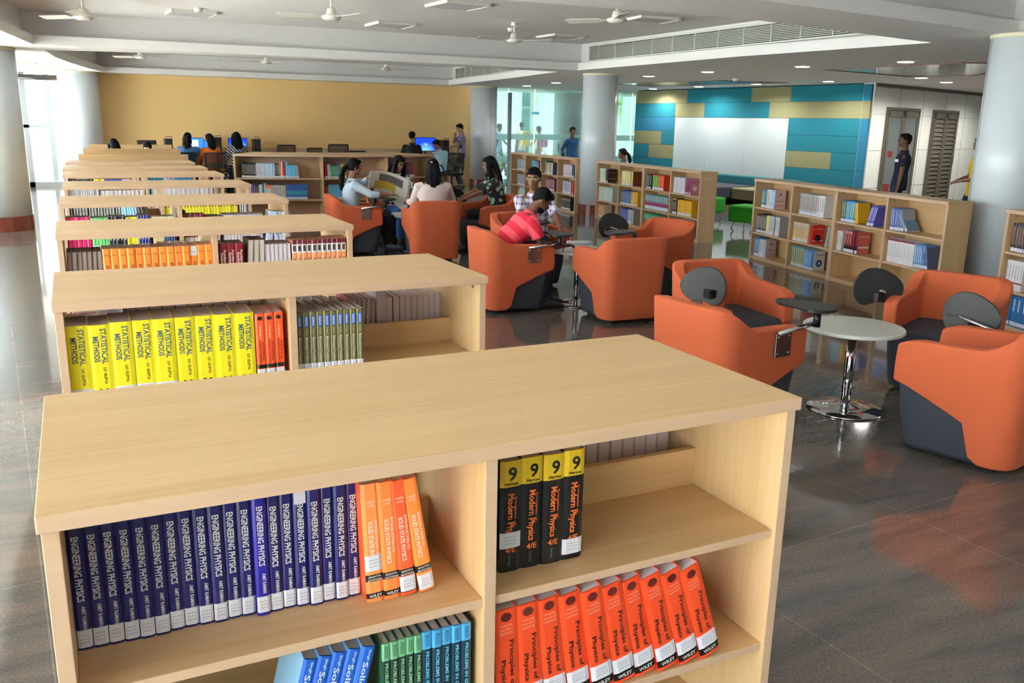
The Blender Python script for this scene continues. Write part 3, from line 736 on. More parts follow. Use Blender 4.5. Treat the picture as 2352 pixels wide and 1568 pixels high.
# second row
M = rowM(1, 0)
sSM = style(YLW, sticker=None, bars=None, texts=[('STATISTICAL', (66, 88, 104), .70, .50, .28, .17), ('METHODS', (66, 88, 104), .66, .36, .28, -.19), ('S.P. GUPTA', (70, 66, 40), .28, .24, .14, .12)], side=(250, 236, 90))
sSMc = dict(sSM); sSMc['texts'] = sSM['texts']+[('M', (30, 26, 20), .07, .42, .2, 0, 'h')]
l1 = 'fat yellow Statistical Methods book with white sticker, second bookcase'
x = run(M, .014+.015, 1, with_sticker(sSM, (.02, .11)), .0765, .282, l1, sy=.03, d=.2, group='yellow Statistical Methods books')
l2 = 'fat yellow Statistical Methods book with a black crown mark, second bookcase'
x = run(M, x, 1, sSMc, .0765, .28, l2, sy=.03, d=.2, group='yellow Statistical Methods books')
x = run(M, x, 3, with_sticker(sSM, (.02, .11)), .0765, .286, l1, sy=.03, d=.2, group='yellow Statistical Methods books')
x = run(M, x, 4, sSMc, .0765, .286, l2, sy=.03, d=.2, group='yellow Statistical Methods books')
sQC = style((240, 86, 40), [(.16, .22, (30, 24, 22))], sticker=(.04, .15), texts=[('STATISTICAL', (60, 26, 18), .42, .3, .2, .2), ('QUALITY CONTROL', (60, 26, 18), .4, .4, .2, -.1), ('O', (40, 24, 22), .93, .55, .5, 0, 'h')], bars=((250, 190, 160), .62, .82, .12), side=(250, 96, 50))
x = run(M, x+.004, 3, sQC, .038, .278, 'red-orange Statistical Quality Control book, second bookcase', sy=.03, d=.19)
sMF = style(OLV, sticker=(.02, .16), badge=((44, 92, 178), .76, .93, .62), texts=[('PEARSON', (232, 238, 246), .845, .14, .3, 0), ('Mathematical Foundation', (214, 214, 196), .38, .42, .4, 0), ('Ganguly', (190, 190, 160), .68, .12, .28, 0)], side=(228, 226, 220))
run(M, .897, 10, sMF, .0283, .268, 'olive Mathematical Foundation book with blue badge, second bookcase', sy=.035, d=.18)
pg2 = style((70, 72, 100), sticker=None)
x = run(M, .03, 3, style((230, 80, 40), sticker=None, page=PAGEO), .04, .2, 'book behind the yellow books at the left of the second bookcase', d=.19, sy=RD-.24, rev=True)
run(M, .25, 11, pg2, .053, .24, 'book with grey page edges standing behind the yellow books', d=.2, sy=RD-.25, rev=True)
x = run(M, .9, 8, pga, .034, .2, 'book with aged page edges behind the olive books', d=.2, sy=RD-.25, rev=True, jit=.008, lean=(0, 12))
x = run(M, 1.21, 6, pgr, .026, .215, 'book with curved aged page edges at the middle back of the second bookcase', d=.2, sy=RD-.25, rev=True, jit=.008, lean=(10, 2))
x = run(M, x, 1, pgw, .05, .245, 'tall thick book with blank page edges at the back of the second bookcase', d=.2, sy=RD-.26, rev=True)
x = run(M, x, 2, pgr, .036, .215, 'book with red cover and white page edges at the back, second bookcase', d=.2, sy=RD-.25, rev=True)
x = run(M, x, 8, pgw, .03, .215, 'pale book with lilac page edges at the back right, second bookcase', d=.2, sy=RD-.25, rev=True)
# third row
M = rowM(2, 0)
pgb = style((96, 74, 66), sticker=None, page=mat('brown_page_edges', (150, 132, 124), .9))
x = run(M, .033, 7, pgb, .0262, .27, 'brown-grey book shown from its page edges, left end of the third bookcase', d=.2, sy=.03, rev=True, lean=(2, 2))
sST = style((250, 142, 56), sticker=None, texts=[('STATISTICS', (90, 40, 20), .42, .46, .34, .05), ('DAS', (110, 60, 30), .86, .6, .14, 0, 'h')], side=(250, 150, 60))
x = run(M, x+.012, 11, sST, .0445, .28, 'bright orange Statistics book in the left bay of the third bookcase', sy=.03, d=.19, jit=.006)
x = run(M, x, 1, dict(sST, badge=((236, 226, 226), .78, .99, .9)), .044, .28, 'orange Statistics book with white paper on its spine top, third bookcase', sy=.03, d=.19)
x = run(M, x, 2, sST, .0445, .284, 'bright orange Statistics book in the left bay of the third bookcase', sy=.03, d=.19)
sFS = style((122, 22, 34), sticker=(.02, .1), texts=[('Fundamentals', (236, 214, 206), .6, .5, .3, .2), ('Statistics', (236, 214, 206), .62, .36, .3, -.16)])
x = run(M, .9, 3, sFS, .0505, .285, 'maroon Fundamentals of Statistics book on the third bookcase', sy=.03, d=.19)
x = run(M, x+.01, 3, pga, .036, .3, 'tall book with aged page edges beside the maroon books, third bookcase', d=.2, sy=.04, rev=True, lean=(4, 2))
x = run(M, x+.008, 6, pgw, .0262, .27, 'book with lilac page edges and a stamp, middle of the third bookcase', d=.2, sy=.03, rev=True)
sSP = style((240, 158, 110), [(.9, 1, (110, 26, 44)), (.7, .9, (238, 230, 228))], sticker=None, badge=((70, 66, 66), .74, .87, .55), texts=[('STATISTICS', (130, 60, 40), .38, .4, .42, 0)], side=(226, 150, 90))
x = run(M, x+.01, 11, sSP, .0322, .29, 'peach Statistics book with maroon and white top, right end of the third bookcase', sy=.03, d=.19)
run(M, .86, 9, pga, .035, .2, 'small book behind the maroon books on the third bookcase', d=.18, sy=RD-.24, rev=True)
run(M, .55, 5, style((214, 210, 210), sticker=None), .04, .23, 'curled pale book behind the orange books, third bookcase', d=.2, sy=RD-.26, rev=True, lean=8)
# fourth row
def plain(c, bars=(236, 232, 226), stk=(.03, .16), **k): return style(c, sticker=stk, bars=(bars, .3, .85, .35) if bars else None, **k)
M = rowM(3, 0); B4 = 'fourth bookcase'
x = run(M, .034, 5, style((206, 30, 104), sticker=None, texts=[('SUMS', (240, 220, 230), .8, .24, .5, 0)]), .0335, .27, 'magenta book on the top shelf of the fourth bookcase', sy=.03)
x = run(M, x+.004, 5, plain((104, 196, 112), None), .0235, .262, 'light green book on the fourth bookcase', sy=.03)
x = run(M, x, 5, plain((30, 30, 40)), .0265, .27, 'black book between the green and yellow ones, fourth bookcase', sy=.03)
x = run(M, x, 4, plain((226, 214, 44), None), .021, .262, 'thin yellow book on the fourth bookcase', sy=.03)
x = run(M, x, 4, plain((36, 36, 120)), .0215, .275, 'navy blue book beside the yellow ones, fourth bookcase', sy=.03)
x = run(M, x+.02, 4, plain((222, 200, 146), None), .02, .26, 'cream book on the fourth bookcase', sy=.03)
x = run(M, x, 5, style((36, 62, 110), [(.8, 1, (210, 214, 190))], sticker=(.03, .16)), .018, .26, 'dark blue book with pale top, fourth bookcase', sy=.03)
x = run(M, x+.02, 1, plain((60, 58, 50), None), .04, .3, 'dark green-grey hardback standing half open, fourth bookcase', sy=.06, lean=6)
x = run(M, .9, 4, style((110, 30, 34), [(0, .3, (200, 190, 188))], sticker=None), .043, .27, 'maroon and white book at the left of the right bay, fourth bookcase', sy=.03)
x = run(M, x+.006, 4, pga, .025, .25, 'book with brownish page edges, right bay of the fourth bookcase', d=.19, sy=.03, rev=True, lean=3)
x = run(M, x+.03, 12, pgw, .0262, .26, 'book with lilac page edges, right bay of the fourth bookcase', d=.19, sy=.03, rev=True, lean=2)
x = run(M, x+.02, 1, plain((196, 212, 236), (60, 80, 130)), .06, .28, 'pale blue book lying askew, fourth bookcase', sy=.03, lean=10)
x = run(M, x+.02, 4, plain((200, 214, 236), (60, 80, 130)), .036, .275, 'pale blue and white thick book at the right end, fourth bookcase', sy=.03)
run(M, .04, 9, style((226, 224, 222), sticker=None), .012, .24, 'thin curled white booklet at the back left, fourth bookcase', d=.18, sy=RD-.3, rev=True, lean=24, gap=.028)
run(M, 1.0, 12, style((226, 214, 44), sticker=None), .028, .2, 'yellow book at the back of the fourth bookcase', d=.18, sy=RD-.24, rev=True)
# fifth row
M = rowM(4, 0)
x = run(M, .034, 17, style((24, 22, 26), [(.9, 1, (120, 24, 30))], sticker=(.03, .14), bars=((236, 232, 226), .2, .85, .35)), .0262, .265, 'black book with red top in the fifth bookcase', sy=.03)
x = run(M, x, 6, plain((120, 196, 232), (230, 240, 250)), .0245, .265, 'sky blue book in the fifth bookcase', sy=.03, lean=(0, -7))
x = run(M, x+.01, 3, plain((70, 62, 56), None), .032, .25, 'dark book leaning at the end of the fifth bookcase row', sy=.03, lean=-10)
x = run(M, .895, 24, style((238, 222, 40), [(0, .2, (250, 238, 120))], sticker=None, bars=((60, 56, 30), .6, .9, .5)), .0295, .255, 'yellow book in the right bay of the fifth bookcase', sy=.03)
x = run(M, 1.64, 3, plain((220, 222, 230), (60, 40, 60)), .024, .25, 'white book at the right end of the fifth bookcase', sy=.03)
# sixth row
M = rowM(5, 0)
x = run(M, .034, 14, style((206, 204, 212), sticker=None, bars=((120, 120, 130), .1, .9, .2)), .0225, .25, 'white lined book in the sixth bookcase', sy=.03)
x = run(M, x+.03, 9, style((120, 122, 70), [(.5, .56, (40, 44, 30))], sticker=None), .034, .2, 'olive book in the sixth bookcase', sy=.2)
x = run(M, .92, 2, plain((170, 200, 220), None), .03, .25, 'pale blue book in the sixth bookcase', sy=.03)
x = run(M, x, 12, pgw, .053, .25, 'thick book with grey page edges, right bay of the sixth bookcase', d=.2, sy=.04, rev=True)
x = run(M, .36, 10, pgw, .045, .2, 'book with pale page edges, left bay of the sixth bookcase', d=.15, sy=.04, rev=True, lean=3)
M = rowM(6, 0)
x = run(M, .05, 4, plain((60, 40, 70)), .024, .25, 'purple-black book in the seventh bookcase', sy=.03)
x = run(M, x, 4, plain((40, 42, 40), None), .05, .24, 'dark thick book in the seventh bookcase', sy=.03)
x = run(M, x, 4, style((36, 40, 90), [(.5, 1, (226, 208, 60))], sticker=None), .03, .25, 'navy and yellow book in the seventh bookcase', sy=.03)
x = run(M, x, 8, plain((46, 56, 150), (220, 220, 230)), .026, .24, 'royal blue book in the seventh bookcase', sy=.03)
x = run(M, x, 4, pgw, .026, .24, 'book with page edges out in the seventh bookcase', d=.18, sy=.03, rev=True)
x = run(M, .91, 7, plain((34, 120, 168), (120, 190, 220)), .038, .25, 'teal blue book in the seventh bookcase', sy=.03)
x = run(M, x, 3, plain((200, 200, 214), None), .03, .25, 'white book in the seventh bookcase', sy=.03)
x = run(M, x+.04, 6, plain((50, 136, 190), (120, 200, 230)), .034, .25, 'leaning teal blue book in the seventh bookcase', sy=.03, lean=9)
M = rowM(7, 0)
x = run(M, .05, 12, plain((190, 186, 180), (120, 110, 100)), .026, .24, 'pale book in the farthest row bookcase', sy=.03)
x = run(M, x, 6, plain((60, 66, 140), (220, 220, 226)), .026, .24, 'blue book in the farthest row bookcase', sy=.03)
x = run(M, x, 8, plain((150, 120, 90), None), .03, .23, 'brown book in the farthest row bookcase', sy=.03)
x = run(M, .95, 5, plain((70, 60, 60), None), .05, .2, 'dark book in the farthest row bookcase', sy=.03)
x = run(M, x, 12, plain((200, 196, 226), (90, 80, 120)), .03, .24, 'lilac book in the farthest row bookcase', sy=.03)

# books on the right-hand bookcases
CV = lambda c, stk=(.02, .15), b=(230, 228, 222), **k: style(c, sticker=stk, bars=(b, .25, .9, .3) if b else None, **k)
def runs(M, x, items, place, **kw):
    for it in items:
        if it is None: continue
        if isinstance(it, (int, float)): x += it; continue
        n, st, t, h, nm = it[:5]; ex = it[5] if len(it) > 5 else {}
        k = dict(kw); k.update(ex)
        x = run(M, x, n, st, t, h, nm+' '+place, **k)
    return x
E1, E2 = UE
pl = 'on bookcase left of right column'
runs(uM(E1, 0), .12, [(3, CV((24, 120, 120)), .023, .25, 'teal book, top left shelf'), (2, CV((44, 84, 160), b=(120, 190, 90)), .026, .252, 'blue and green book, top left shelf'), (3, CV((220, 208, 200), b=(150, 140, 140)), .026, .252, 'cream book, top left shelf'), (4, style((160, 200, 232), sticker=(.02, .15), bars=((210, 226, 240), .3, .9, .3), side=(206, 180, 176), cover=[('SURVEYING', (60, 60, 90), .42, .07), ('#dot', (90, 150, 200), .76, .08), ('#bar', (120, 90, 80), .2, .02), ('#bar', (120, 90, 80), .14, .01)]), .026, .252, 'light blue Surveying book, top left shelf')], pl)
runs(uM(E1, 0), .93, [.07, (10, CV((176, 178, 182), b=(150, 90, 100)), .037, .262, 'grey book, second bay, top shelf'), (1, CV((226, 222, 220), b=(150, 40, 40)), .05, .262, 'white book with red marks, second bay, top shelf'), (3, CV((232, 232, 236), b=(90, 80, 90)), .03, .262, 'white book, second bay, top shelf')], pl)
runs(uM(E1, 1), .04, [(9, CV((34, 22, 30), b=(226, 220, 216)), .026, .25, 'black and white striped book, middle left shelf'), (2, CV((222, 214, 130), b=None), .04, .25, 'yellow book, middle left shelf'), (4, CV((196, 196, 204), b=(140, 130, 140)), .028, .25, 'grey-white book, middle left shelf'), .03, (3, style((214, 216, 222), sticker=(.02, .15), bars=((90, 90, 100), .3, .9, .2), side=(170, 168, 176)), .03, .25, 'white book, middle left shelf')], pl)
runs(uM(E1, 1), .92, [(9, style((222, 196, 150), [(.6, 1, (206, 190, 170))], sticker=(.02, .15), bars=((180, 120, 60), .25, .8, .3)), .036, .24, 'cream and tan book, second bay, middle shelf'), .03, (1, style((196, 30, 30), sticker=None, side=(206, 34, 34), cover=[('#dot', (60, 20, 60), .3, .2), ('#bar', (240, 190, 180), .8, .03), ('#bar', (236, 230, 226), .16, .05)]), .045, .235, 'bright red book with its cover showing, middle shelf'), .28, (1, CV((222, 222, 224), b=(60, 60, 80)), .02, .25, 'thin leaning white book, middle shelf', dict(lean=8))], pl)
runs(uM(E1, 2), .04, [(4, CV((34, 120, 186), b=(226, 236, 244)), .03, .25, 'blue and white book, bottom left shelf'), (3, CV((216, 210, 206), b=(150, 150, 160)), .03, .24, 'cream book, bottom left shelf'), (2, style((180, 206, 230), sticker=(.02, .15), side=(206, 180, 176), cover=[('SURVEYING', (60, 60, 90), .42, .07), ('#dot', (90, 150, 200), .76, .08), ('#bar', (120, 90, 80), .2, .02), ('#bar', (120, 90, 80), .14, .01)]), .028, .24, 'light blue Surveying book, bottom left shelf')], pl)
runs(uM(E1, 2), .92, [(7, CV((178, 184, 150), b=(70, 80, 60), bands=[(.93, 1, (80, 180, 190))]), .04, .25, 'pale olive book, second bay, bottom shelf'), .01, (4, CV((90, 160, 220), b=(200, 220, 240)), .035, .24, 'sky blue book, second bay, bottom shelf'), (1, style((60, 120, 200), sticker=(.02, .15), side=(222, 220, 214), cover=[('#hex', (24, 76, 150), .38, .2), ('#bar', (60, 60, 70), .84, .02), ('#bar', (60, 60, 70), .78, .012)]), .05, .24, 'blue hexagon-cover book, second bay, bottom shelf')], pl)
runs(uM(E2, 0), .06, [(2, CV((70, 90, 110), b=(214, 206, 120)), .04, .25, 'blue-grey and yellow book, third bay, top shelf'), .005, (4, CV((60, 150, 206), b=(230, 226, 120)), .037, .245, 'sky blue book, third bay, top shelf'), (1, CV((60, 66, 60), b=(220, 200, 90)), .035, .24, 'dark book, third bay, top shelf'), (1, style((214, 168, 40), sticker=None, side=(216, 168, 36)), .05, .235, 'mustard Political Theory book, third bay, top shelf', dict(lean=-8)), .14, (4, CV((88, 90, 176), b=(226, 226, 236)), .028, .235, 'violet-blue leaning book, third bay, top shelf', dict(lean=16))], pl)
runs(uM(E2, 0), .915, [(3, CV((74, 96, 166), b=(200, 206, 226)), .034, .24, 'blue-violet book, last bay, top shelf'), (3, style((90, 110, 160), sticker=(.02, .15), side=(150, 156, 170)), .034, .235, 'slate blue book with pale cover, last bay, top shelf', dict(lean=(-4, -16))), .02, (1, style((140, 150, 170), sticker=(.02, .15), side=(90, 126, 160)), .035, .23, 'fallen book with grey-blue cover, last bay, top shelf', dict(lean=-42))], pl)
runs(uM(E2, 1), .03, [(3, style((222, 214, 210), [(.93, 1, (180, 40, 50))], sticker=(.02, .15), bars=((120, 110, 120), .3, .85, .2), side=(222, 216, 216)), .032, .25, 'white book with red top, third bay, middle shelf'), .05, (3, style((130, 30, 46), [(0, .3, (30, 22, 30)), (.85, 1, (200, 120, 130))], sticker=(.02, .16), bars=((226, 150, 130), .4, .8, .3)), .045, .25, 'crimson and black thick book, third bay, middle shelf'), (1, style((110, 28, 44), [(0, .3, (30, 22, 30))], sticker=(.02, .16)), .045, .25, 'crimson thick book standing alone, third bay'), .01, (1, style((130, 30, 46), [(0, .3, (30, 22, 30))], sticker=(.02, .16), side=(190, 90, 80), cover=[('#bar', (230, 200, 190), .8, .03), ('#bar', (226, 216, 214), .3, .08)]), .045, .25, 'crimson book with salmon cover showing, third bay')], pl)
runs(uM(E2, 1), .915, [(14, style((232, 228, 232), [(.93, 1, (140, 28, 46))], sticker=None, bars=((170, 160, 176), .25, .85, .2)), .0295, .252, 'white book with maroon top, last bay, middle shelf'), .01, (5, CV((96, 146, 200), b=(220, 230, 240)), .028, .245, 'blue striped book, last bay, middle shelf'), (2, style((70, 100, 150), sticker=(.02, .15), side=(80, 96, 130)), .03, .23, 'dark blue leaning book, last bay, middle shelf', dict(lean=-12))], pl)
v, f = text_data('SURVEYING', .02, .11)
for (u, tier, xx) in ((E1, 0, .12+.0006*12+3*.023+2*.026+7*.026), (E1, 2, .04+.0006*9+7*.03+2*.028)):
    pass
pl = 'of the bookcase right of the middle column'
D1, D2 = UD
runs(uM(D1, 0), .05, [(6, CV((206, 220, 206), b=(190, 208, 190)), .032, .25, 'pale green book, top shelf'), (1, CV((196, 192, 190), b=(40, 40, 44)), .05, .25, 'grey-white thick book, top shelf'), (2, style((48, 34, 32), sticker=(.02, .1), side=(54, 36, 32), cover=[('#bar', (170, 90, 50), .75, .05), ('#dot', (190, 50, 40), .25, .07), ('#bar', (210, 200, 190), .3, .03)]), .045, .245, 'dark brown book with its cover showing, top shelf')], pl)
runs(uM(D1, 0), .92, [(6, CV((226, 214, 140), b=(226, 222, 190)), .038, .252, 'pale yellow book, second bay of the top shelf'), .012, (2, CV((228, 216, 146), b=None), .038, .25, 'cream yellow book, second bay of the top shelf'), .03, (2, style((226, 210, 130), sticker=(.02, .15), side=(100, 48, 36)), .035, .25, 'yellow book with brown cover, second bay of the top shelf')], pl)
runs(uM(D2, 0), .04, [(4, CV((36, 26, 48), b=(216, 210, 216)), .032, .25, 'dark purple book, third bay of the top shelf', dict(lean=(0, 6))), .05, (6, style((40, 146, 66), [(.9, 1, (220, 60, 30))], sticker=(.02, .17), bars=((190, 210, 90), .2, .9, .3)), .032, .25, 'bright green book, third bay of the top shelf'), (6, style((216, 62, 36), sticker=(.02, .17), bars=((240, 150, 70), .2, .9, .3)), .03, .25, 'red-orange book, third bay of the top shelf')], pl)
runs(uM(D2, 0), .92, [(3, CV((226, 222, 230), b=(190, 180, 200)), .03, .25, 'white book, last bay of the top shelf', dict(gap=.006)), (7, CV((222, 216, 226), b=(200, 190, 206)), .032, .25, 'lilac-white book, last bay of the top shelf'), .02, (3, style((140, 40, 86), sticker=(.02, .15), side=(196, 130, 160), cover=[('#dot', (230, 220, 216), .4, .17), ('#bar', (120, 30, 70), .8, .04)]), .034, .245, 'magenta and pink book, last bay of the top shelf', dict(gap=.02))], pl)
runs(uM(D1, 1), .03, [(15, CV((190, 210, 196), b=(222, 232, 224)), .036, .255, 'pale mint book, middle shelf')], pl)
runs(uM(D1, 1), .915, [(2, CV((44, 66, 64), b=(190, 190, 170)), .035, .25, 'dark teal book, second bay of the middle shelf'), (9, CV((42, 80, 140), b=(170, 200, 226)), .036, .25, 'denim blue book, second bay of the middle shelf'), (6, CV((226, 170, 40), b=(240, 216, 120)), .034, .25, 'amber book, second bay of the middle shelf')], pl)
runs(uM(D2, 1), .03, [(17, style((110, 150, 156), [(.3, .5, (160, 30, 96))], sticker=(.05, .25), bars=((206, 220, 222), .6, .95, .3)), .044, .25, 'teal-grey book with magenta band, middle shelf')], pl)
runs(uM(D2, 1), .92, [(4, style((26, 26, 34), [(.93, 1, (210, 180, 80))], sticker=(.02, .17), bars=((200, 190, 160), .3, .8, .3)), .034, .25, 'black book with gold top, last bay of the middle shelf'), .02, (13, style((226, 172, 34), sticker=(.02, .18), bars=((240, 200, 90), .2, .9, .3)), .032, .245, 'golden yellow book, last bay of the middle shelf')], pl)
runs(uM(D1, 2), .03, [(5, CV((214, 168, 130), b=None), .036, .24, 'peach book, bottom shelf'), (2, style((206, 160, 126), sticker=None, side=(206, 196, 190)), .04, .24, 'peach book with pale cover, bottom shelf')], pl)
runs(uM(D1, 2), .92, [(9, CV((72, 76, 170), b=(150, 156, 210)), .032, .25, 'violet book, second bay of the bottom shelf'), (5, CV((200, 214, 222), b=(90, 140, 160)), .03, .25, 'pale striped book, second bay of the bottom shelf'), .02, (1, CV((214, 216, 220), b=None, side=(176, 170, 168)), .03, .25, 'thin white book with grey cover, second bay, bottom')], pl)
runs(uM(D2, 2), .03, [(17, style((30, 150, 96), [(.2, .48, (196, 50, 40))], sticker=(.02, .2), bars=((220, 232, 220), .6, .9, .3)), .0445, .25, 'green book with red band, bottom shelf')], pl)
runs(uM(D2, 2), .92, [(10, CV((222, 206, 210), b=(200, 150, 160)), .034, .25, 'pinkish white book, last bay of the bottom shelf'), (4, CV((130, 146, 140), b=(180, 200, 186)), .034, .25, 'grey-green book, last bay of the bottom shelf')], pl)
pl = 'of the bookcase left of the middle column'
C1, C2 = UC
runs(uM(C1, 0), .3, [(13, CV((150, 154, 166), b=(190, 192, 200)), .038, .245, 'grey book, top shelf')], pl)
runs(uM(C1, 0), 1.15, [(6, CV((24, 140, 176), b=None), .04, .245, 'cyan book, second bay of the top shelf'), (5, CV((40, 50, 90), b=(200, 204, 216)), .034, .25, 'navy book, second bay of the top shelf')], pl)
runs(uM(C2, 0), .12, [(2, CV((60, 106, 110), b=(160, 180, 176)), .04, .27, 'teal tall book, third bay of the top shelf'), (6, CV((190, 166, 130), b=(200, 180, 150)), .038, .24, 'tan book, third bay of the top shelf'), .03, (2, CV((200, 200, 190), b=None, side=(70, 90, 110)), .04, .24, 'pale thick book, third bay of the top shelf')], pl)
runs(uM(C2, 0), 1.08, [(11, CV((206, 186, 200), b=(236, 232, 236)), .036, .245, 'pale pink book, last bay of the top shelf'), .01, (3, CV((30, 70, 90), b=(40, 110, 130)), .036, .245, 'dark teal book, last bay of the top shelf')], pl)
runs(uM(C1, 1), .3, [(11, CV((150, 154, 160), b=(190, 192, 196)), .038, .25, 'grey book, middle shelf'), (2, CV((60, 66, 140), b=(226, 130, 80)), .04, .25, 'blue and orange book, middle shelf')], pl)
runs(uM(C2, 1), .2, [(12, CV((120, 34, 66), b=(220, 190, 200)), .038, .25, 'maroon book, third bay of the middle shelf', dict(jh=.015))], pl)
runs(uM(C2, 1), 1.08, [(9, CV((204, 204, 212), b=(90, 110, 170)), .036, .25, 'white book with blue line, last bay of the middle shelf'), (2, CV((196, 190, 200), b=None, side=(150, 150, 170)), .04, .25, 'lilac cover book, last bay of the middle shelf'), .03, (1, CV((226, 60, 40), b=None, side=(226, 60, 40)), .05, .25, 'red-orange book, last bay of the middle shelf')], pl)
runs(uM(C1, 2), .35, [(2, CV((210, 190, 110), b=None), .05, .2, 'yellow low book, bottom shelf'), (10, CV((170, 196, 206), b=(200, 216, 222)), .035, .27, 'pale blue book, bottom shelf')], pl)
runs(uM(C2, 2), .3, [(9, style((206, 206, 206), [(.85, 1, (214, 190, 60))], sticker=(.02, .15)), .038, .26, 'white book with yellow top, bottom shelf')], pl)
runs(uM(C2, 2), 1.02, [(11, style((50, 52, 52), [(.75, .85, (190, 130, 80))], sticker=(.02, .15), bars=((130, 134, 130), .2, .7, .3)), .04, .25, 'black book with bronze band, last bay of the bottom shelf')], pl)
pl = 'of the bookcase at the right edge'
G1, = UG
runs(uM(G1, 0), .04, [(5, CV((44, 40, 50), b=(200, 140, 120)), .04, .26, 'dark book, top shelf')], pl)
runs(uM(G1, 1), .04, [(6, style((230, 226, 228), [(.22, .27, (150, 30, 40))], sticker=(.02, .2), bars=((130, 130, 140), .4, .85, .2)), .034, .27, 'white book with red band, middle shelf')], pl)
runs(uM(G1, 2), .04, [(5, style((44, 112, 176), sticker=(.04, .16), bars=((190, 214, 232), .5, .9, .35)), .065, .28, 'thick blue book, bottom shelf')], pl)
# books on the curved bookcase
def brun(k, tier, x, items, place):
    for it in items:
        if isinstance(it, (int, float)): x += it; continue
        n, st, t, h, nm = it[:5]; ex = it[5] if len(it) > 5 else {}
        x = run(None, x, n, st, t, h, nm+' '+place, polar=(BA[k], BLEV[tier]), sy=.07, w=1, **ex)
pl = 'on the curved bookcase'
brun(0, 0, .1, [(1, CV((40, 52, 44), b=(70, 160, 70)), .03, .265, 'dark green book, first bay'), (8, CV((34, 32, 34), b=(220, 214, 200)), .027, .25, 'black and white book, first bay'), (5, CV((206, 206, 222), b=(190, 186, 210)), .028, .25, 'lilac-white book, first bay'), (6, CV((180, 212, 236), b=(210, 228, 242)), .028, .25, 'pale sky book, first bay'), (3, CV((36, 40, 48), b=(200, 200, 200)), .028, .25, 'dark ringed book, first bay'), (1, CV((214, 130, 60), b=None), .025, .28, 'orange tall book, first bay'), (1, CV((226, 222, 220), b=None), .025, .28, 'white tall book, first bay'), (2, CV((180, 40, 60), b=None), .025, .275, 'crimson tall book, first bay'), .005, (1, CV((90, 180, 214), b=None), .03, .29, 'cyan tallest book, first bay'), (6, CV((90, 184, 226), b=(160, 210, 236)), .028, .225, 'sky blue short book, first bay', dict(lean=-3)), (1, CV((180, 140, 96), b=None), .03, .21, 'tan book, first bay', dict(lean=-4))], pl)
brun(0, 1, .06, [(2, CV((70, 150, 190), b=None), .06, .27, 'teal book, first bay middle shelf'), .02, (4, CV((80, 76, 160), b=(200, 160, 200)), .03, .25, 'violet book, first bay middle shelf'), (2, CV((30, 32, 36), b=(200, 200, 200)), .03, .25, 'black book, first bay middle shelf'), (2, CV((220, 222, 226), b=None), .028, .25, 'white book, first bay middle shelf'), (1, CV((50, 130, 130), b=None), .03, .28, 'teal tall book, first bay middle shelf'), (1, CV((190, 200, 230), b=None), .03, .275, 'pale violet book, first bay middle shelf'), (3, style((220, 214, 214), [(.8, 1, (240, 110, 50))], sticker=(.02, .15)), .028, .245, 'white book with orange top, first bay'), (3, CV((210, 208, 206), b=(150, 50, 60)), .028, .24, 'white and red book, first bay'), (3, CV((206, 208, 212), b=(70, 90, 160)), .028, .24, 'white and blue book, first bay'), (3, CV((216, 212, 190), b=(180, 170, 80)), .026, .24, 'cream book, first bay middle shelf'), (14, style((34, 84, 166), [(.3, .6, (40, 140, 170))], sticker=(.02, .16)), .0262, .255, 'blue-to-teal book, first bay', dict(lean=3))], pl)
brun(1, 0, .05, [(2, CV((170, 30, 60), b=None), .026, .27, 'crimson book, second bay', dict(lean=-3)), (2, CV((200, 206, 220), b=None), .026, .24, 'white book, second bay', dict(lean=-4)), (5, CV((50, 150, 110), b=(200, 230, 214)), .028, .215, 'green leaning book, second bay', dict(lean=-5)), (2, CV((50, 80, 130), b=(220, 220, 230)), .028, .26, 'blue and white book, second bay', dict(lean=-7)), (3, CV((180, 160, 60), b=None), .026, .25, 'mustard book, second bay', dict(lean=-9))], pl)
brun(1, 1, .04, [(2, CV((160, 60, 50), b=None), .03, .22, 'brick red book, second bay'), (7, CV((90, 170, 214), b=(140, 200, 226)), .036, .25, 'light blue book, second bay')], pl)
brun(2, 0, .1, [(1, CV((150, 146, 156), b=None), .03, .26, 'grey book, third bay'), (2, CV((96, 50, 100), b=None), .03, .265, 'purple book, third bay'), (3, CV((56, 56, 60), b=(100, 104, 100)), .035, .26, 'dark grey book, third bay'), (3, CV((150, 40, 36), b=(226, 200, 190)), .032, .255, 'red book with white caps, third bay'), (3, CV((46, 44, 90), b=(110, 100, 120)), .035, .25, 'navy book, third bay'), (4, CV((120, 44, 56), b=(160, 90, 90)), .035, .26, 'maroon book, third bay')], pl)
brun(2, 1, .3, [(3, CV((50, 104, 170), b=(200, 216, 236)), .04, .25, 'blue book, third bay middle shelf'), (3, CV((60, 60, 66), b=None), .04, .2, 'dark book, third bay middle shelf')], pl)

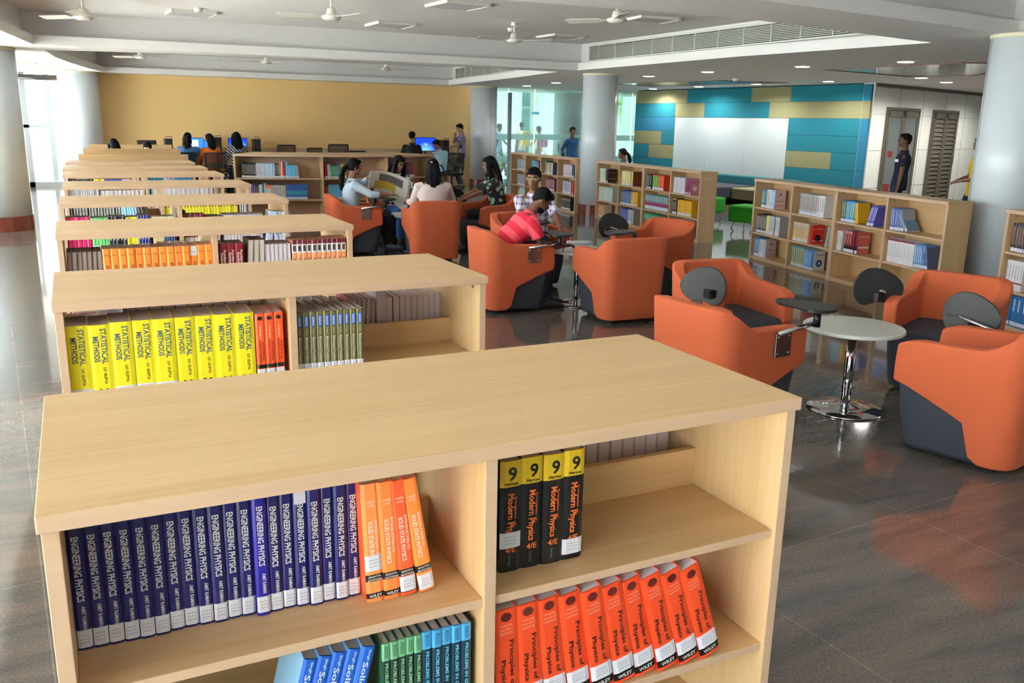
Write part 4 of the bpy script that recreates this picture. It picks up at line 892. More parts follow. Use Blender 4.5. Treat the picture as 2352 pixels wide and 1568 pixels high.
def emit_books(limit=300):
    BOOKS.sort(key=lambda b: -b[0])
    cache = {}; stuff = {}
    bigmb = MB(); bmats = []
    for i, (sc, sp, M) in enumerate(BOOKS):
        key = (id(sp['st']), sp['t'], sp['h'], sp['d'])
        if key not in cache: cache[key] = [book_geo(sp['st'], sp['t'], sp['h'], sp['d']), None]
        geo, meshes = cache[key]
        if i < limit:
            if meshes is None:
                # the lettering of one spine is one part, whatever its colours
                merged = []; lets = [g for g in geo if g[0] == 'title_lettering']
                merged = [g for g in geo if g not in lets]
                if lets:
                    mb = MB(); ms = []
                    for nm, mm, q in lets:
                        if mm[0] not in ms: ms.append(mm[0])
                        b = len(mb.v); mb.v += q.v; mb.f += [[b+j for j in f] for f in q.f]; mb.m += [ms.index(mm[0])]*len(q.f); mb.s += q.s
                    merged.append(('spine_lettering', ms, mb))
                meshes = cache[key][1] = [(nm, q.mesh(nm, mm)) for nm, mm, q in merged]
            e = bpy.data.objects.new('book', None); COL.objects.link(e); e.empty_display_size = .02; e.matrix_world = M
            e['label'] = sp['label']; e['category'] = 'book'; e['group'] = sp['group']
            for nm, me in meshes:
                o = bpy.data.objects.new(nm, me); COL.objects.link(o); o.parent = e
        else:
            for nm, mm, q in geo:
                idx = []
                for m in mm:
                    if m.name not in stuff: stuff[m.name] = len(bmats); bmats.append(m)
                    idx.append(stuff[m.name])
                b = len(bigmb.v); bigmb.v += [M @ v for v in q.v]; bigmb.f += [[b+j for j in f] for f in q.f]; bigmb.m += [idx[k] for k in q.m]; bigmb.s += q.s
    o = bigmb.build('books', bmats); tag(o, 'the many smaller and farther books filling the remaining shelves', 'books', kind='stuff')
emit_books()

# ------------------------------------------------------------------ tub armchairs
def tub_path(w=.335, d=.335, r=.13, n=9):
    pts = [(-w, d)]
    m = 10
    for k in range(1, m): pts.append((-w, d+(-d+r-d)*k/m))
    for k in range(n+1):
        a = math.pi+math.pi/2*k/n; pts.append((-w+r+r*math.cos(a), -d+r+r*math.sin(a)))
    for k in range(1, 8): pts.append((-w+r+(2*w-2*r)*k/8, -d-.012*math.sin(math.pi*k/8)))
    for k in range(n+1):
        a = 1.5*math.pi+math.pi/2*k/n; pts.append((w-r+r*math.cos(a), -d+r+r*math.sin(a)))
    for k in range(1, m+1): pts.append((w, -d+r+(2*d-r)*k/m))
    return pts
def armchair_shell():
    P = tub_path(); n = len(P)
    # inward offset path
    I = []
    for i in range(n):
        a = Vector(P[max(i-1, 0)]); b = Vector(P[min(i+1, n-1)]); d = (b-a).normalized(); nn = Vector((-d.y, d.x)); I.append(tuple(Vector(P[i])+nn*.085))
    def ss(a, b, x): t = max(0, min(1, (x-a)/(b-a))); return t*t*(3-2*t)
    verts = []; nz = 7
    for i in range(n):
        x, y = P[i]; s = (.335-y)/.67         # 0 at the arm front, 1 at the back
        ztop = .655+.02*s+.115*ss(.62, 1.0, s) - .03*ss(.12, 0, s)
        if s < .60: zb = .41-.17*(s/.60)
        else: zb = .24-.205*ss(.60, .66, s)
        side = 1 if abs(x) > .3 else 0
        for j in range(nz+1):
            f = j/nz; z = zb+(ztop-zb)*f
            fl = .91+.115*(z/.78)
            front = .03*math.sin(math.pi*min(1, max(0, (z-.1)/.6)))*(1-ss(0, .1, s))
            verts.append((x*fl, y*fl+front, z))
        for j in range(nz+1):
            f = j/nz; z = zb+(ztop-zb)*f; fl = .91+.10*(z/.78)
            front = .03*math.sin(math.pi*min(1, max(0, (z-.1)/.6)))*(1-ss(0, .1, s))
            verts.append((I[i][0]*fl, I[i][1]*fl+front, z))
    fs = []; R = 2*(nz+1)
    for i in range(n-1):
        a, b = i*R, (i+1)*R
        for j in range(nz):
            fs.append((a+j, b+j, b+j+1, a+j+1)); c = nz+1
            fs.append((a+c+j, a+c+j+1, b+c+j+1, b+c+j))
        fs.append((a+nz, b+nz, b+nz+nz+1, a+nz+nz+1)); fs.append((a, a+nz+1, b+nz+1, b))
    for i in (0, n-1):
        a = i*R
        for j in range(nz):
            q = (a+j, a+j+1, a+nz+1+j+1, a+nz+1+j); fs.append(q if i == 0 else q[::-1])
    return MB().add(verts, fs, 0)
def rr_poly(w, d, r, n=6):
    out = []
    for cx, cy_, a0 in ((w-r, d-r, 0), (-w+r, d-r, 90), (-w+r, -d+r, 180), (w-r, -d+r, 270)):
        for k in range(n+1):
            a = D2R(a0+90*k/n); out.append((cx+r*math.cos(a), cy_+r*math.sin(a)))
    return out
def kidney(n=40):
    pts = []
    for k in range(n):
        a = 2*math.pi*k/n; r = 1+.16*math.cos(2*a)-.10*math.sin(a)*abs(math.sin(a))*0
        x = .205*math.cos(a)*(1.0); y = .135*math.sin(a)
        if math.sin(a) < 0: y *= (1-.32*math.exp(-(math.cos(a)/.45)**2)); 
        y *= 1+.22*math.cos(a)
        pts.append((x, y))
    return pts
_shell = None
def armchair(x, y, rz, label, tablet='flat', tx=(0, 0, 0)):
    global _shell
    t = thing('tub_armchair', label, 'armchair', (x, y, 0), rz, 'orange and charcoal tub armchairs with writing tablets')
    if not _shell:
        b = MB(); P1 = rr_poly(.285, .285, .10)
        _shell = (armchair_shell().mesh('shell', ORANGE, True), )
        for p in _shell[0].polygons: p.use_smooth = True
    o = bpy.data.objects.new('shell', _shell[0]); COL.objects.link(o); o.parent = t
    bv = o.modifiers.new('bevel', 'BEVEL'); bv.width = .022; bv.segments = 4; bv.limit_method = 'ANGLE'; bv.angle_limit = D2R(50)
    # charcoal body: a tapered block that carries the seat
    lev = [(.035, .86), (.06, .885), (.25, .93), (.40, .965), (.43, .955), (.445, .90)]
    mb = MB(); base = rr_poly(.325, .335, .11); n = len(base); vs = []
    for z, s in lev: vs += [(px*s*.985, py*s*.985+.006+(.03 if py > 0 and z > .2 else .0), z) for px, py in base]
    fs = [tuple(range(n))[::-1], tuple(range((len(lev)-1)*n, len(lev)*n))]
    for i in range(len(lev)-1): fs += [(i*n+k, i*n+(k+1) % n, (i+1)*n+(k+1) % n, (i+1)*n+k) for k in range(n)]
    mb.add(vs, fs, 0); q = mb.build('seat_body', CHAR, t, smooth=True)
    for p in q.data.polygons[:2]: p.use_smooth = False
    for sx in (-1, 1):
        for sy in (-1, 1): MB().lathe([(.022, 0), (.026, .04)], n=14).build('foot', BLACKP, t).location = (sx*.2, sy*.2, 0)
    # swivel tablet on the sitter's right
    fx = .352
    MB().box((fx-.02, .06, .49), (fx-.006, .19, .63)).build('bracket', STEEL, t, bevel=.002)
    sc = MB()
    for yy in (.078, .172):
        for zz in (.51, .61): sc.lathe([(.007, 0), (.007, .003), (.003, .006)], 0, 10, Matrix.Translation((fx-.007, yy, zz)) @ Matrix.Rotation(math.pi/2, 4, 'Y'))
    sc.build('bracket_screws', CHROME, t)
    if tablet == 'flat':
        MB().tube([(fx+.004, .06, .635), (fx+.012, .38, .67)], .014).build('tablet_arm', CHROME, t)
        MB().tube([(fx+.012, .38, .645), (fx+.012, .38, .735)], .022).build('tablet_joint', BLACKP, t)
        M = Matrix.Translation((fx-.10+tx[0], .40+tx[1], .74)) @ Matrix.Rotation(D2R(tx[2]), 4, 'Z')
    else:
        MB().tube([(fx+.004, .06, .635), (fx+.03, .30, .69)], .014).build('tablet_arm', CHROME, t)
        MB().box((fx+.015, .24, .63), (fx+.045, .38, .69)).build('tablet_joint', BLACKP, t)
        M = Matrix.Translation((fx+.035+tx[0], .24+tx[1], .70)) @ Matrix.Rotation(D2R(90+tx[2]), 4, 'Z') @ Matrix.Rotation(math.pi/2, 4, 'X') @ Matrix.Diagonal((.82, 1.05, 1, 1))
    mb = MB().prism(kidney(), 0, .02, 0, M); mb.build('writing_tablet', BLACKP, t, bevel=.004)
    return t
hp = math.pi/2
armchair(4.55, 6.88, -.06, 'orange armchair seen from behind, empty, in front of the red-shirt man\'s table', 'flat', (-.05, .0, 30))
armchair(3.75, 7.66, -hp-.05, 'orange armchair in which the man in the red striped polo sits')
armchair(5.58, 7.80, hp+.25, 'empty orange armchair behind the small table, in front of a bookcase', 'up', (0, 0, -35))
armchair(4.52, 8.75, math.pi+.15, 'orange armchair in which the man in the purple checked shirt sits', 'flat', (.0, .05, 0))
armchair(4.18, 10.85, -.12, 'orange armchair seen from behind, holding the woman in white', 'up', (0, .1, 0))
armchair(3.36, 11.72, -hp-.1, 'orange armchair in which the girl with the newspaper sits')
armchair(5.22, 11.35, hp+.25, 'orange armchair of the long-haired woman in dark clothes', 'up')
armchair(4.22, 12.55, math.pi, 'orange armchair of the girl in the black and white checked shirt', 'up')
armchair(3.44, 4.04, -hp+.12, 'orange armchair left of the round white table, tablet out flat')
armchair(4.28, 5.02, math.pi-.12, 'orange armchair behind, tablet folded up, nearest the bookcase with empty shelves', 'up', (0, .04, 38))
armchair(5.40, 4.02, hp+.42, 'orange armchair right of the round white table, seat facing the camera', 'up', (.02, .02, -60))
armchair(4.47, 3.06, .28, 'orange armchair at the right edge, its back to the camera', 'up')

# ------------------------------------------------------------------ pedestal tables
TOPM = mat('white_table_laminate', (214, 216, 210), .3)
def pedestal_table(x, y, label, h=.56, r=.31):
    t = thing('round_table', label, 'table', (x, y, 0), 0, None)
    MB().lathe([(r-.004, h-.024), (r, h-.02), (r, h-.004), (r-.004, h)], n=64, smooth=False).build('tabletop', TOPM, t)
    MB().lathe([(.032, .03), (.032, h-.024)], n=32).build('pedestal', CHROME, t)
    MB().lathe([(.235, 0), (.24, .006), (.235, .012), (.12, .024), (.05, .034), (.036, .05)], n=64).build('base', CHROME, t)
    return t
pedestal_table(4.40, 3.93, 'empty round white table on a chrome pedestal, nearest the camera')
pedestal_table(4.48, 7.56, 'round white table with papers, beside the man in the red polo')
pedestal_table(4.25, 11.62, 'round white table amid the four seated newspaper readers', .5)
PAPER = mat('white_paper', (228, 228, 232), .8)
def sheet(x, y, z, rz, w, d, label, th=.004, name='paper_sheet', m=None, cat='paper'):
    o = MB().box((-w/2, -d/2, 0), (w/2, d/2, th)).build(name, m or PAPER); o.location = (x, y, z); o.rotation_euler = (0, 0, rz); tag(o, label, cat); return o
sheet(4.36, 7.48, .561, .4, .21, .29, 'loose white paper sheet under the writing man\'s hand')
sheet(4.57, 7.66, .561, -.3, .28, .2, 'white notebook lying open on the small table', .012, 'notebook', None, 'notebook')
o = MB().tube([(-.13, 0, 0), (.13, 0, 0)], .022, n=16).build('rolled_page', PAPER); o.location = (4.6, 7.74, .597); o.rotation_euler = (0, 0, -.25); tag(o, 'curled-back notebook page on the small table', 'paper')
o = MB().tube([(0, 0, 0), (.03, .02, .13)], .0045, n=8).build('pen', BLACKP); o.location = (4.235, 7.43, .563); tag(o, 'thin dark pen held by the writing man', 'pen')
sheet(4.06, 11.66, .501, .2, .2, .26, 'dark-edged notebook on the table amid the readers', .03, 'notebook', PAPER, 'notebook')

# ------------------------------------------------------------------ lounge sofa and poufs
TEALD = mat('dark_teal_upholstery', (10, 92, 104), .9, bump=(200, .2, .002)); GREEN = mat('green_upholstery', (40, 150, 36), .9, bump=(200, .2, .002))
so = thing('sofa', 'long charcoal sofa with teal backrest below the whiteboard', 'sofa', (TA.x-tn.x*.06, TA.y-tn.y*.06, 0), TANG)
MB().box((.6, -.22, .40), (6.4, 0, .62)).build('backrest', TEALD, so, bevel=.03, seg=3)
MB().box((.6, -1.6, .14), (5.2, -.2, .42)).build('seat', CHAR, so, bevel=.04, seg=3)
MB().box((5.22, -1.1, .14), (6.4, -.2, .40)).build('seat', OLIV, so, bevel=.04, seg=3)
for fx_, fy_ in ((.8, -1.4), (5.0, -1.4), (.8, -.4), (5.0, -.4), (6.3, -1.0)): MB().tube([(fx_, fy_, 0), (fx_, fy_, .15)], .018).build('leg', CHROME, so)
def pouf(x, y, rz, label):
    t = thing('pouf', label, 'stool', (x, y, 0), rz, None)
    MB().box((-.26, -.26, .17), (.26, .26, .46)).build('cushion', GREEN, t, bevel=.04, seg=4)
    for sx in (-1, 1):
        for sy in (-1, 1):
            MB().tube([(sx*.15, sy*.15, .18), (sx*.19, sy*.19, .12), (sx*.2, sy*.2, .05), (sx*.17, sy*.17, 0)], .012, n=8).build('leg', CHROME, t)
pouf(10.55, 12.0, .3, 'bright green square pouf on chrome legs, nearer of the two')
pouf(10.95, 13.65, .3, 'bright green square pouf half hidden behind the bookcase end')

# ------------------------------------------------------------------ study desks and computer desk
def study_desk(x0, x1, y, h, label):
    t = thing('study_desk', label, 'desk', (x0, y, 0), 0, None); w_ = x1-x0
    MB().box((0, 0, 0), (w_, .025, h), 0, fmi=0).build('privacy_panel', WM, t, bevel=.002)
    MB().box((0, .025, .72), (w_, .62, .745), 0, fmi=1).build('desktop', WM, t)
    for a in (0, w_-.025): MB().box((a, .025, 0), (a+.025, .6, .72)).build('side_panel', WMZ, t)
study_desk(.1, 1.73, 15.62, 1.165, 'wooden study desk panel directly behind the last bookcase')
study_desk(.2, 1.86, 18.0, 1.175, 'wooden study desk panel in front of two seated students')
study_desk(.35, 2.0, 21.0, 1.16, 'wooden study desk panel behind the two seated students')
dk = thing('computer_desk', 'long beech computer desk along the yellow wall', 'desk', (2.1, 22.95, 0), 0)
MB().box((0, 0, .80), (7.7, .76, .83), 0, fmi=1).build('desktop', WM, dk)
MB().box((0, .70, .83), (7.7, .78, 1.02), 0, fmi=1).build('cable_ledge', WM, dk)
for a in (0, 1.6, 3.2, 4.8, 6.4, 7.4): MB().box((a, .1, 0), (a+.03, .7, .80)).build('side_panel', WMZ, dk)
MB().box((0, .5, .25), (7.4, .52, .8)).build('modesty_panel', WM, dk)
for a in (7.6,):
    for b in (.05, .65): MB().box((a, b, 0), (a+.05, b+.05, .8)).build('leg', WHITEP, dk)
SCRB = mat('screen_blue', (40, 96, 220), .3, emit=1.1); SCRL = mat('screen_window', (150, 180, 240), .3, emit=1.2); SCRO = mat('screen_off', (44, 48, 56), .2)
def screen_mat():
    m = bpy.data.materials.new('screen_desktop_picture'); m.use_nodes = True; n = m.node_tree.nodes; L = m.node_tree.links; b = n['Principled BSDF']
    t = n.new('ShaderNodeTexCoord'); g = n.new('ShaderNodeTexGradient'); g.gradient_type = 'SPHERICAL'; mp = n.new('ShaderNodeMapping'); mp.inputs['Location'].default_value = (0, 0, -.2); mp.inputs['Scale'].default_value = (3.4, 3.4, 3.4)
    cr = n.new('ShaderNodeValToRGB'); cr.color_ramp.elements[0].color = lin((14, 60, 190))+(1,); cr.color_ramp.elements[1].color = lin((120, 200, 250))+(1,)
    L.new(t.outputs['Object'], mp.inputs[0]); L.new(mp.outputs[0], g.inputs[0]); L.new(g.outputs[0], cr.inputs[0]); L.new(cr.outputs[0], b.inputs['Emission Color']); b.inputs['Emission Strength'].default_value = .9; b.inputs['Base Color'].default_value = (0, 0, 0, 1)
    return m
SCRP = screen_mat()
def monitor(x, y, z, w_, label, scr, extra=None, rz=0):
    t = thing('monitor', label, 'computer monitor', (x, y, z), rz, None); h = w_*.62
    MB().box((-w_/2, 0, .10), (w_/2, .04, .10+h)).build('bezel', BLACKP, t, bevel=.004)
    s = MB().box((-w_/2+.012, -.002, .115), (w_/2-.012, .001, .10+h-.014)); so_ = s.build('screen', scr, t)
    MB().box((-.02, .04, 0), (.02, .07, .25)).box((-.11, -.04, 0), (.11, .14, .012)).build('stand', BLACKP, t)
    if extra == 'win': MB().box((-w_*.1, -.004, .16), (w_*.22, -.0025, .10+h*.8)).build('screen_window', SCRL, so_)
    if extra == 'logo':
        for i, (c, dx, dz) in enumerate((((226, 90, 50), -1, 1), ((110, 190, 60), 1, 1), ((60, 140, 230), -1, -1), ((240, 200, 60), 1, -1))):
            MB().box((dx*.016-.013, -.004, .10+h*.5+dz*.016-.013), (dx*.016+.013, -.0025, .10+h*.5+dz*.016+.013)).build('screen_emblem', mat('emblem_%d' % i, c, .4, emit=1), so_)
DZ = .83
monitor(1.52, 21.35, .9, .40, 'switched-off monitor at the left, above the study desks', SCRO)
monitor(2.72, 23.15, DZ+.06, .46, 'lit blue monitor in front of the girl in blue', SCRB, 'win')
monitor(3.1, 23.25, DZ+.06, .36, 'lit blue monitor in front of the girl in orange', SCRB, 'win')
monitor(3.76, 23.15, DZ+.06, .46, 'lit blue monitor in front of the girl in stripes', SCRP)
monitor(8.75, 23.15, DZ+.04, .60, 'large lit monitor with a blue desktop picture between the two boys', SCRP, 'logo')
def tower(x, y, z, label):
    t = thing('computer_tower', label, 'computer', (x, y, z), 0, None)
    MB().box((-.08, 0, 0), (.08, .38, .42)).build('case', BLACKP, t, bevel=.005)
    MB().tube([(-.07, .02, .42), (-.07, .02, .465), (.07, .02, .465), (.07, .02, .42)], .007, n=8).build('handle', BLACKP, t)
    MB().box((-.005, -.003, .2), (.02, 0, .215)).build('power_light', mat('red_led', (200, 20, 20), .4, emit=.6), t)
tower(1.98, 21.4, .86, 'black computer tower with a handle beside the switched-off monitor')
tower(3.3, 23.2, DZ+.03, 'black computer tower behind the girl in orange')
tower(4.24, 23.15, DZ, 'black computer tower with a red light, right of the girl in stripes')
tower(9.35, 23.1, DZ+.02, 'black computer tower behind the standing boy')
sheet(1.75, 21.5, .86, 0, .9, .3, 'narrow wooden ledge carrying the switched-off monitor', .01, 'monitor_ledge', WX, 'shelf').location.z = .849
o = MB().lathe([(.03, 0), (.033, .01), (.033, .14), (.02, .17), (.016, .2)], n=20).build('water_bottle', mat('pale_bottle', (170, 210, 214), .2)); o.location = (2.32, 23.2, DZ); tag(o, 'pale blue water bottle on the computer desk, left of the girls', 'bottle')

def office_chair(x, y, rz, label, tilt=0, back=.43, seatz=.46, bz=None):
    t = thing('office_chair', label, 'office chair', (x, y, 0), rz, None)
    W = .46; n = 8
    f = MB(); z0, z1 = seatz+.08, seatz+.08+back
    def bp(u, v): # u across, v up
        return (u*W/2, -.24-.05*v*math.cos(tilt)+.04*u*u, z0+(z1-z0)*v)
    f.tube([bp(-1, 0), bp(-1, .5), bp(-1, 1)], .017, n=8).tube([bp(1, 0), bp(1, .5), bp(1, 1)], .017, n=8)
    f.tube([bp(u/4, 1) for u in range(-4, 5)], .016, n=8).tube([bp(u/4, 0) for u in range(-4, 5)], .016, n=8)
    f.build('back_frame', BLACKP, t)
    vs = []; fs = []
    for j in range(n+1):
        for i in range(n+1): vs.append(bp(-1+2*i/n, j/n))
    for j in range(n):
        for i in range(n): fs.append((j*(n+1)+i, j*(n+1)+i+1, (j+1)*(n+1)+i+1, (j+1)*(n+1)+i))
    o = MB().add(vs, fs, 0, smooth=True).build('back_mesh', MESHM, t)
    MB().box((-.14, -.27, z0+.1), (.14, -.245, z0+.2)).build('lumbar_pad', BLACKP, t, bevel=.01)
    MB().box((-.24, -.22, seatz-.04), (.24, .24, seatz+.03)).build('seat', mat('black_seat_fabric', (26, 27, 30), .9), t, bevel=.03, seg=3)
    for s in (-1, 1):
        MB().tube([(s*.2, -.2, seatz), (s*.27, -.1, seatz+.06), (s*.28, .02, seatz+.2), (s*.27, .18, seatz+.2)], (.02), n=8).build('armrest', BLACKP, t)
    MB().tube([(0, -.25, z0+.05), (0, -.24, seatz-.03), (0, 0, seatz-.05)], .025, n=8).tube([(0, 0, .08), (0, 0, seatz-.03)], .028).build('gas_column', BLACKP, t)
    for k in range(5):
        a = 2*math.pi*k/5; q = MB().tube([(0, 0, .1), (.27*math.cos(a), .27*math.sin(a), .07)], [.022, .015], n=8).build('base_leg', BLACKP, t)
        MB().ball((.27*math.cos(a), .27*math.sin(a), .028), .028, n=10).build('castor', BLACKP, q)
    return t
def mesh_mat():
    m = bpy.data.materials.new('black_chair_mesh'); m.use_nodes = True; n = m.node_tree.nodes; L = m.node_tree.links
    b = n['Principled BSDF']; b.inputs['Base Color'].default_value = (.012, .012, .014, 1); b.inputs['Roughness'].default_value = .7
    tr = n.new('ShaderNodeBsdfTransparent'); mx = n.new('ShaderNodeMixShader'); mx.inputs[0].default_value = .72
    out = n['Material Output']; L.new(tr.outputs[0], mx.inputs[1]); L.new(b.outputs[0], mx.inputs[2]); L.new(mx.outputs[0], out.inputs[0])
    return m
MESHM = mesh_mat()
office_chair(2.36, 21.75, -.15, 'black mesh office chair of the girl in blue')
office_chair(2.98, 21.65, -.05, 'black mesh office chair of the girl in orange')
office_chair(3.62, 21.8, .1, 'black mesh office chair of the girl in stripes')
office_chair(2.78, 18.6, 1.75, 'black mesh office chair turned sideways, in the aisle', 0, .55, .42)
office_chair(4.45, 21.4, .35, 'empty black mesh chair beside the right computer tower', 0, .62)
office_chair(4.95, 20.9, .55, 'empty black mesh chair, smallest showing above the curved bookcase', 0, .57)
office_chair(5.6, 20.8, .02, 'empty black mesh chair above the middle of the curved bookcase', 0, .66)
office_chair(5.85, 20.1, -.2, 'low black chair overlapping another above the curved bookcase', 0, .54)
office_chair(8.85, 21.5, .1, 'black chair of the boy in pale blue', 0, .45)

# ------------------------------------------------------------------ people
def pattern(name, kind, a, b, f=20, axis=0, rot=(0, 0, 0), duty=.5, rough=.85, c=None):
    m = bpy.data.materials.new(name); m.use_nodes = True; n = m.node_tree.nodes; L = m.node_tree.links; bs = n['Principled BSDF']; bs.inputs['Roughness'].default_value = rough
    t = n.new('ShaderNodeTexCoord'); mp = n.new('ShaderNodeMapping'); mp.inputs['Rotation'].default_value = rot; L.new(t.outputs['Object'], mp.inputs[0])
    sx = n.new('ShaderNodeSeparateXYZ'); L.new(mp.outputs[0], sx.inputs[0])
    def st(ax, du):
        q = n.new('ShaderNodeMath'); q.operation = 'MULTIPLY'; q.inputs[1].default_value = f; L.new(sx.outputs[ax], q.inputs[0])
        r = n.new('ShaderNodeMath'); r.operation = 'FRACT'; L.new(q.outputs[0], r.inputs[0])
        s = n.new('ShaderNodeMath'); s.operation = 'GREATER_THAN'; s.inputs[1].default_value = du; L.new(r.outputs[0], s.inputs[0]); return s
    mx = n.new('ShaderNodeMixRGB'); mx.inputs[1].default_value = lin(a)+(1,); mx.inputs[2].default_value = lin(b)+(1,)
    if kind == 'stripe': L.new(st(axis, duty).outputs[0], mx.inputs[0])
    elif kind == 'check':
        p = st(0, duty); q = st(2, duty); ad = n.new('ShaderNodeMath'); ad.operation = 'ADD'; L.new(p.outputs[0], ad.inputs[0]); L.new(q.outputs[0], ad.inputs[1])
        hf = n.new('ShaderNodeMath'); hf.operation = 'MULTIPLY'; hf.inputs[1].default_value = .5; L.new(ad.outputs[0], hf.inputs[0]); L.new(hf.outputs[0], mx.inputs[0])
    else:
        x = n.new('ShaderNodeTexVoronoi'); x.inputs['Scale'].default_value = f; L.new(mp.outputs[0], x.inputs['Vector'])
        s = n.new('ShaderNodeMath'); s.operation = 'LESS_THAN'; s.inputs[1].default_value = duty; L.new(x.outputs['Distance'], s.inputs[0]); L.new(s.outputs[0], mx.inputs[0])
    L.new(mx.outputs[0], bs.inputs['Base Color']); return m
def cloth(name, rgb): return mat(name, rgb, .9, bump=(60, .25, .004))
SKIN = mat('brown_skin', (126, 82, 62), .5); SKIN2 = mat('dark_brown_skin', (100, 64, 50), .5); SKIN3 = mat('tan_skin', (160, 116, 92), .5)
HAIR = mat('black_hair', (9, 8, 9), .75, 0, .2, bump=(90, .5, .006)); EYEW = mat('eye_white', (226, 222, 216), .3); EYED = mat('dark_iris', (24, 16, 12), .2); LIP = mat('lip', (128, 66, 62), .5)
DENIM = cloth('dark_denim', (32, 42, 62)); JEANS = cloth('blue_denim', (52, 92, 150)); BLKC = cloth('black_cloth', (20, 21, 24)); SHOE = mat('dark_shoe', (34, 34, 40), .5)
def remesh(o, vox, it=4):
    r = o.modifiers.new('blend', 'REMESH'); r.mode = 'VOXEL'; r.voxel_size = vox; r.use_smooth_shade = True
    s = o.modifiers.new('relax', 'SMOOTH'); s.factor = .5; s.iterations = it
    return o
def ik(a, b, l1, l2, pole):
    a, b = Vector(a), Vector(b); d = b-a; L = min(d.length, (l1+l2)*.999); dn = d.normalized()
    b2 = a+dn*L; x = (l1*l1-l2*l2+L*L)/(2*L); h = math.sqrt(max(l1*l1-x*x, 0))
    p = Vector(pole); p = (p-dn*p.dot(dn)).normalized()
    return a+dn*x+p*h, b2
def person(label, x, y, rz, pose='sit', scale=1.0, lean=0, side=0, head=(0, 0), hands=None, feet=None, shirt=None, sleeve='short', pants=None, shoes=None, skin=None, hair='short', vox=.010, seat=.43, tunic=None, glasses=None, poles=None, twist=0, body_w=1.0, bag=None, hand_curl=.6, group=None):
    skin = skin or SKIN
    t = thing('person', label, 'person', (x, y, 0), rz, group); t.scale = (scale,)*3
    sit = pose == 'sit'
    pel = Vector((0, -.06, seat+.10)) if sit else Vector((0, 0, .93))
    ld = Vector((math.sin(D2R(side)), math.sin(D2R(lean))*math.cos(D2R(side)), math.cos(D2R(lean))*math.cos(D2R(side)))).normalized()
    ax = (Vector((1, 0, 0))-ld*ld.x).normalized()
    if twist: ax = Matrix.Rotation(D2R(twist), 3, ld) @ ax
    fwd = ld.cross(ax)*-1 if ld.cross(ax).y < 0 else ld.cross(ax)
    fwd = ld.cross(ax)
    bend = fwd*(.0)
    mid = pel+ld*.20-fwd*(.03 if lean > 20 else 0); che = pel+ld*.36; nb = pel+ld*.515
    shR, shL = nb+ax*.165*body_w-ld*.075, nb-ax*.165*body_w-ld*.075
    yw, pt = D2R(head[0]), D2R(head[1])
    hu = (ld*.4+Vector((0, 0, .6))).normalized()
    HR = Matrix.Rotation(yw, 3, 'Z') @ Matrix.Rotation(-pt, 3, 'X')     # head frame: +Y looks ahead
    hc = nb+hu*.085+HR @ Vector((0, .025, .09))
    # limbs
    hands = hands or {}
    rest = {'R': (Vector((.22, .30, pel.z+.06)) if sit else Vector((.24, .03, .76))), 'L': (Vector((-.22, .30, pel.z+.06)) if sit else Vector((-.24, .03, .76)))}
    arms = {}
    for s, sh in (('R', shR), ('L', shL)):
        tgt = Vector(hands.get(s, rest[s])); po = (poles or {}).get(s, ((.6 if s == 'R' else -.6), -.5, -.8))
        el, wr = ik(sh, tgt, .275, .245, po); arms[s] = (sh, el, wr)
    legs = {}
    feet = feet or {}
    for s, sg in (('R', 1), ('L', -1)):
        hip = pel+Vector((sg*.09, 0, -.04))
        an = Vector(feet.get(s, (sg*.10, .36, .09) if sit else (sg*.10, 0, .09)))
        kn, an = ik(hip, an, .43, .42, (0, 1, .6) if sit else (0, 1, .1)); legs[s] = (hip, kn, an)
    # --- body: one continuous skin surface
    b = MB()
    def torso(mb, g=0.0, bottom=None, top=1.0):
        pts = [pel-ld*.10, pel-ld*.02, pel+ld*.1, mid, pel+ld*.30, che+ld*.03, nb-ld*.06, nb-ld*.015]
        rd = [(.14, .10), (.165, .115), (.15, .105), (.138, .095), (.155, .11), (.17, .112), (.15, .09), (.07, .062)]
        mb.tube(pts, [((p+g)*body_w, q+g) for p, q in rd], 0, 20, xax=tuple(ax))
    torso(b)
    b.tube([nb-ld*.05, nb+hu*.05, hc-HR @ Vector((0, .01, .06))], [.062, .054, .052], 0, 14)
    b.ball(hc+HR @ Vector((0, -.008, .012)), (.074, .092, .098), 0, 20, rot=HR)
    b.ball(hc+HR @ Vector((0, .022, -.05)), (.056, .066, .064), 0, 16, rot=HR)
    b.ball(hc+HR @ Vector((0, .058, -.088)), (.026, .024, .022), 0, 12, rot=HR)
    b.tube([hc+HR @ Vector((0, .082, .012)), hc+HR @ Vector((0, .094, -.018)), hc+HR @ Vector((0, .103, -.030))], [.008, .011, .015], 0, 10)
    for s in (-1, 1): b.ball(hc+HR @ Vector((s*.075, -.012, -.012)), (.009, .019, .030), 0, 10, rot=HR)
    for s in (-1, 1): b.ball(hc+HR @ Vector((s*.030, .078, .022)), (.022, .012, .008), 0, 10, rot=HR)
    for s in ('R', 'L'):
        sh, el, wr = arms[s]; sg = 1 if s == 'R' else -1
        b.tube([sh-ax*sg*.05, sh, sh.lerp(el, .5), el, el.lerp(wr, .35), wr], [.044, .046, .042, .037, .036, .025], 0, 14)
        fd = (wr-el).normalized(); fd = (fd+Vector((0, .15, -.05))).normalized()
        sd = fd.cross(Vector((0, 0, 1)));
        if sd.length < .2: sd = Vector((0, 1, 0))
        sd.normalize(); nn = sd.cross(fd).normalized()         # back of the hand
        if nn.z < 0: nn = -nn
        pc = wr+fd*.05
        b.tube([wr-fd*.01, wr+fd*.03, wr+fd*.085], [(.026, .02), (.038, .018), (.040, .014)], 0, 12, xax=tuple(sd))
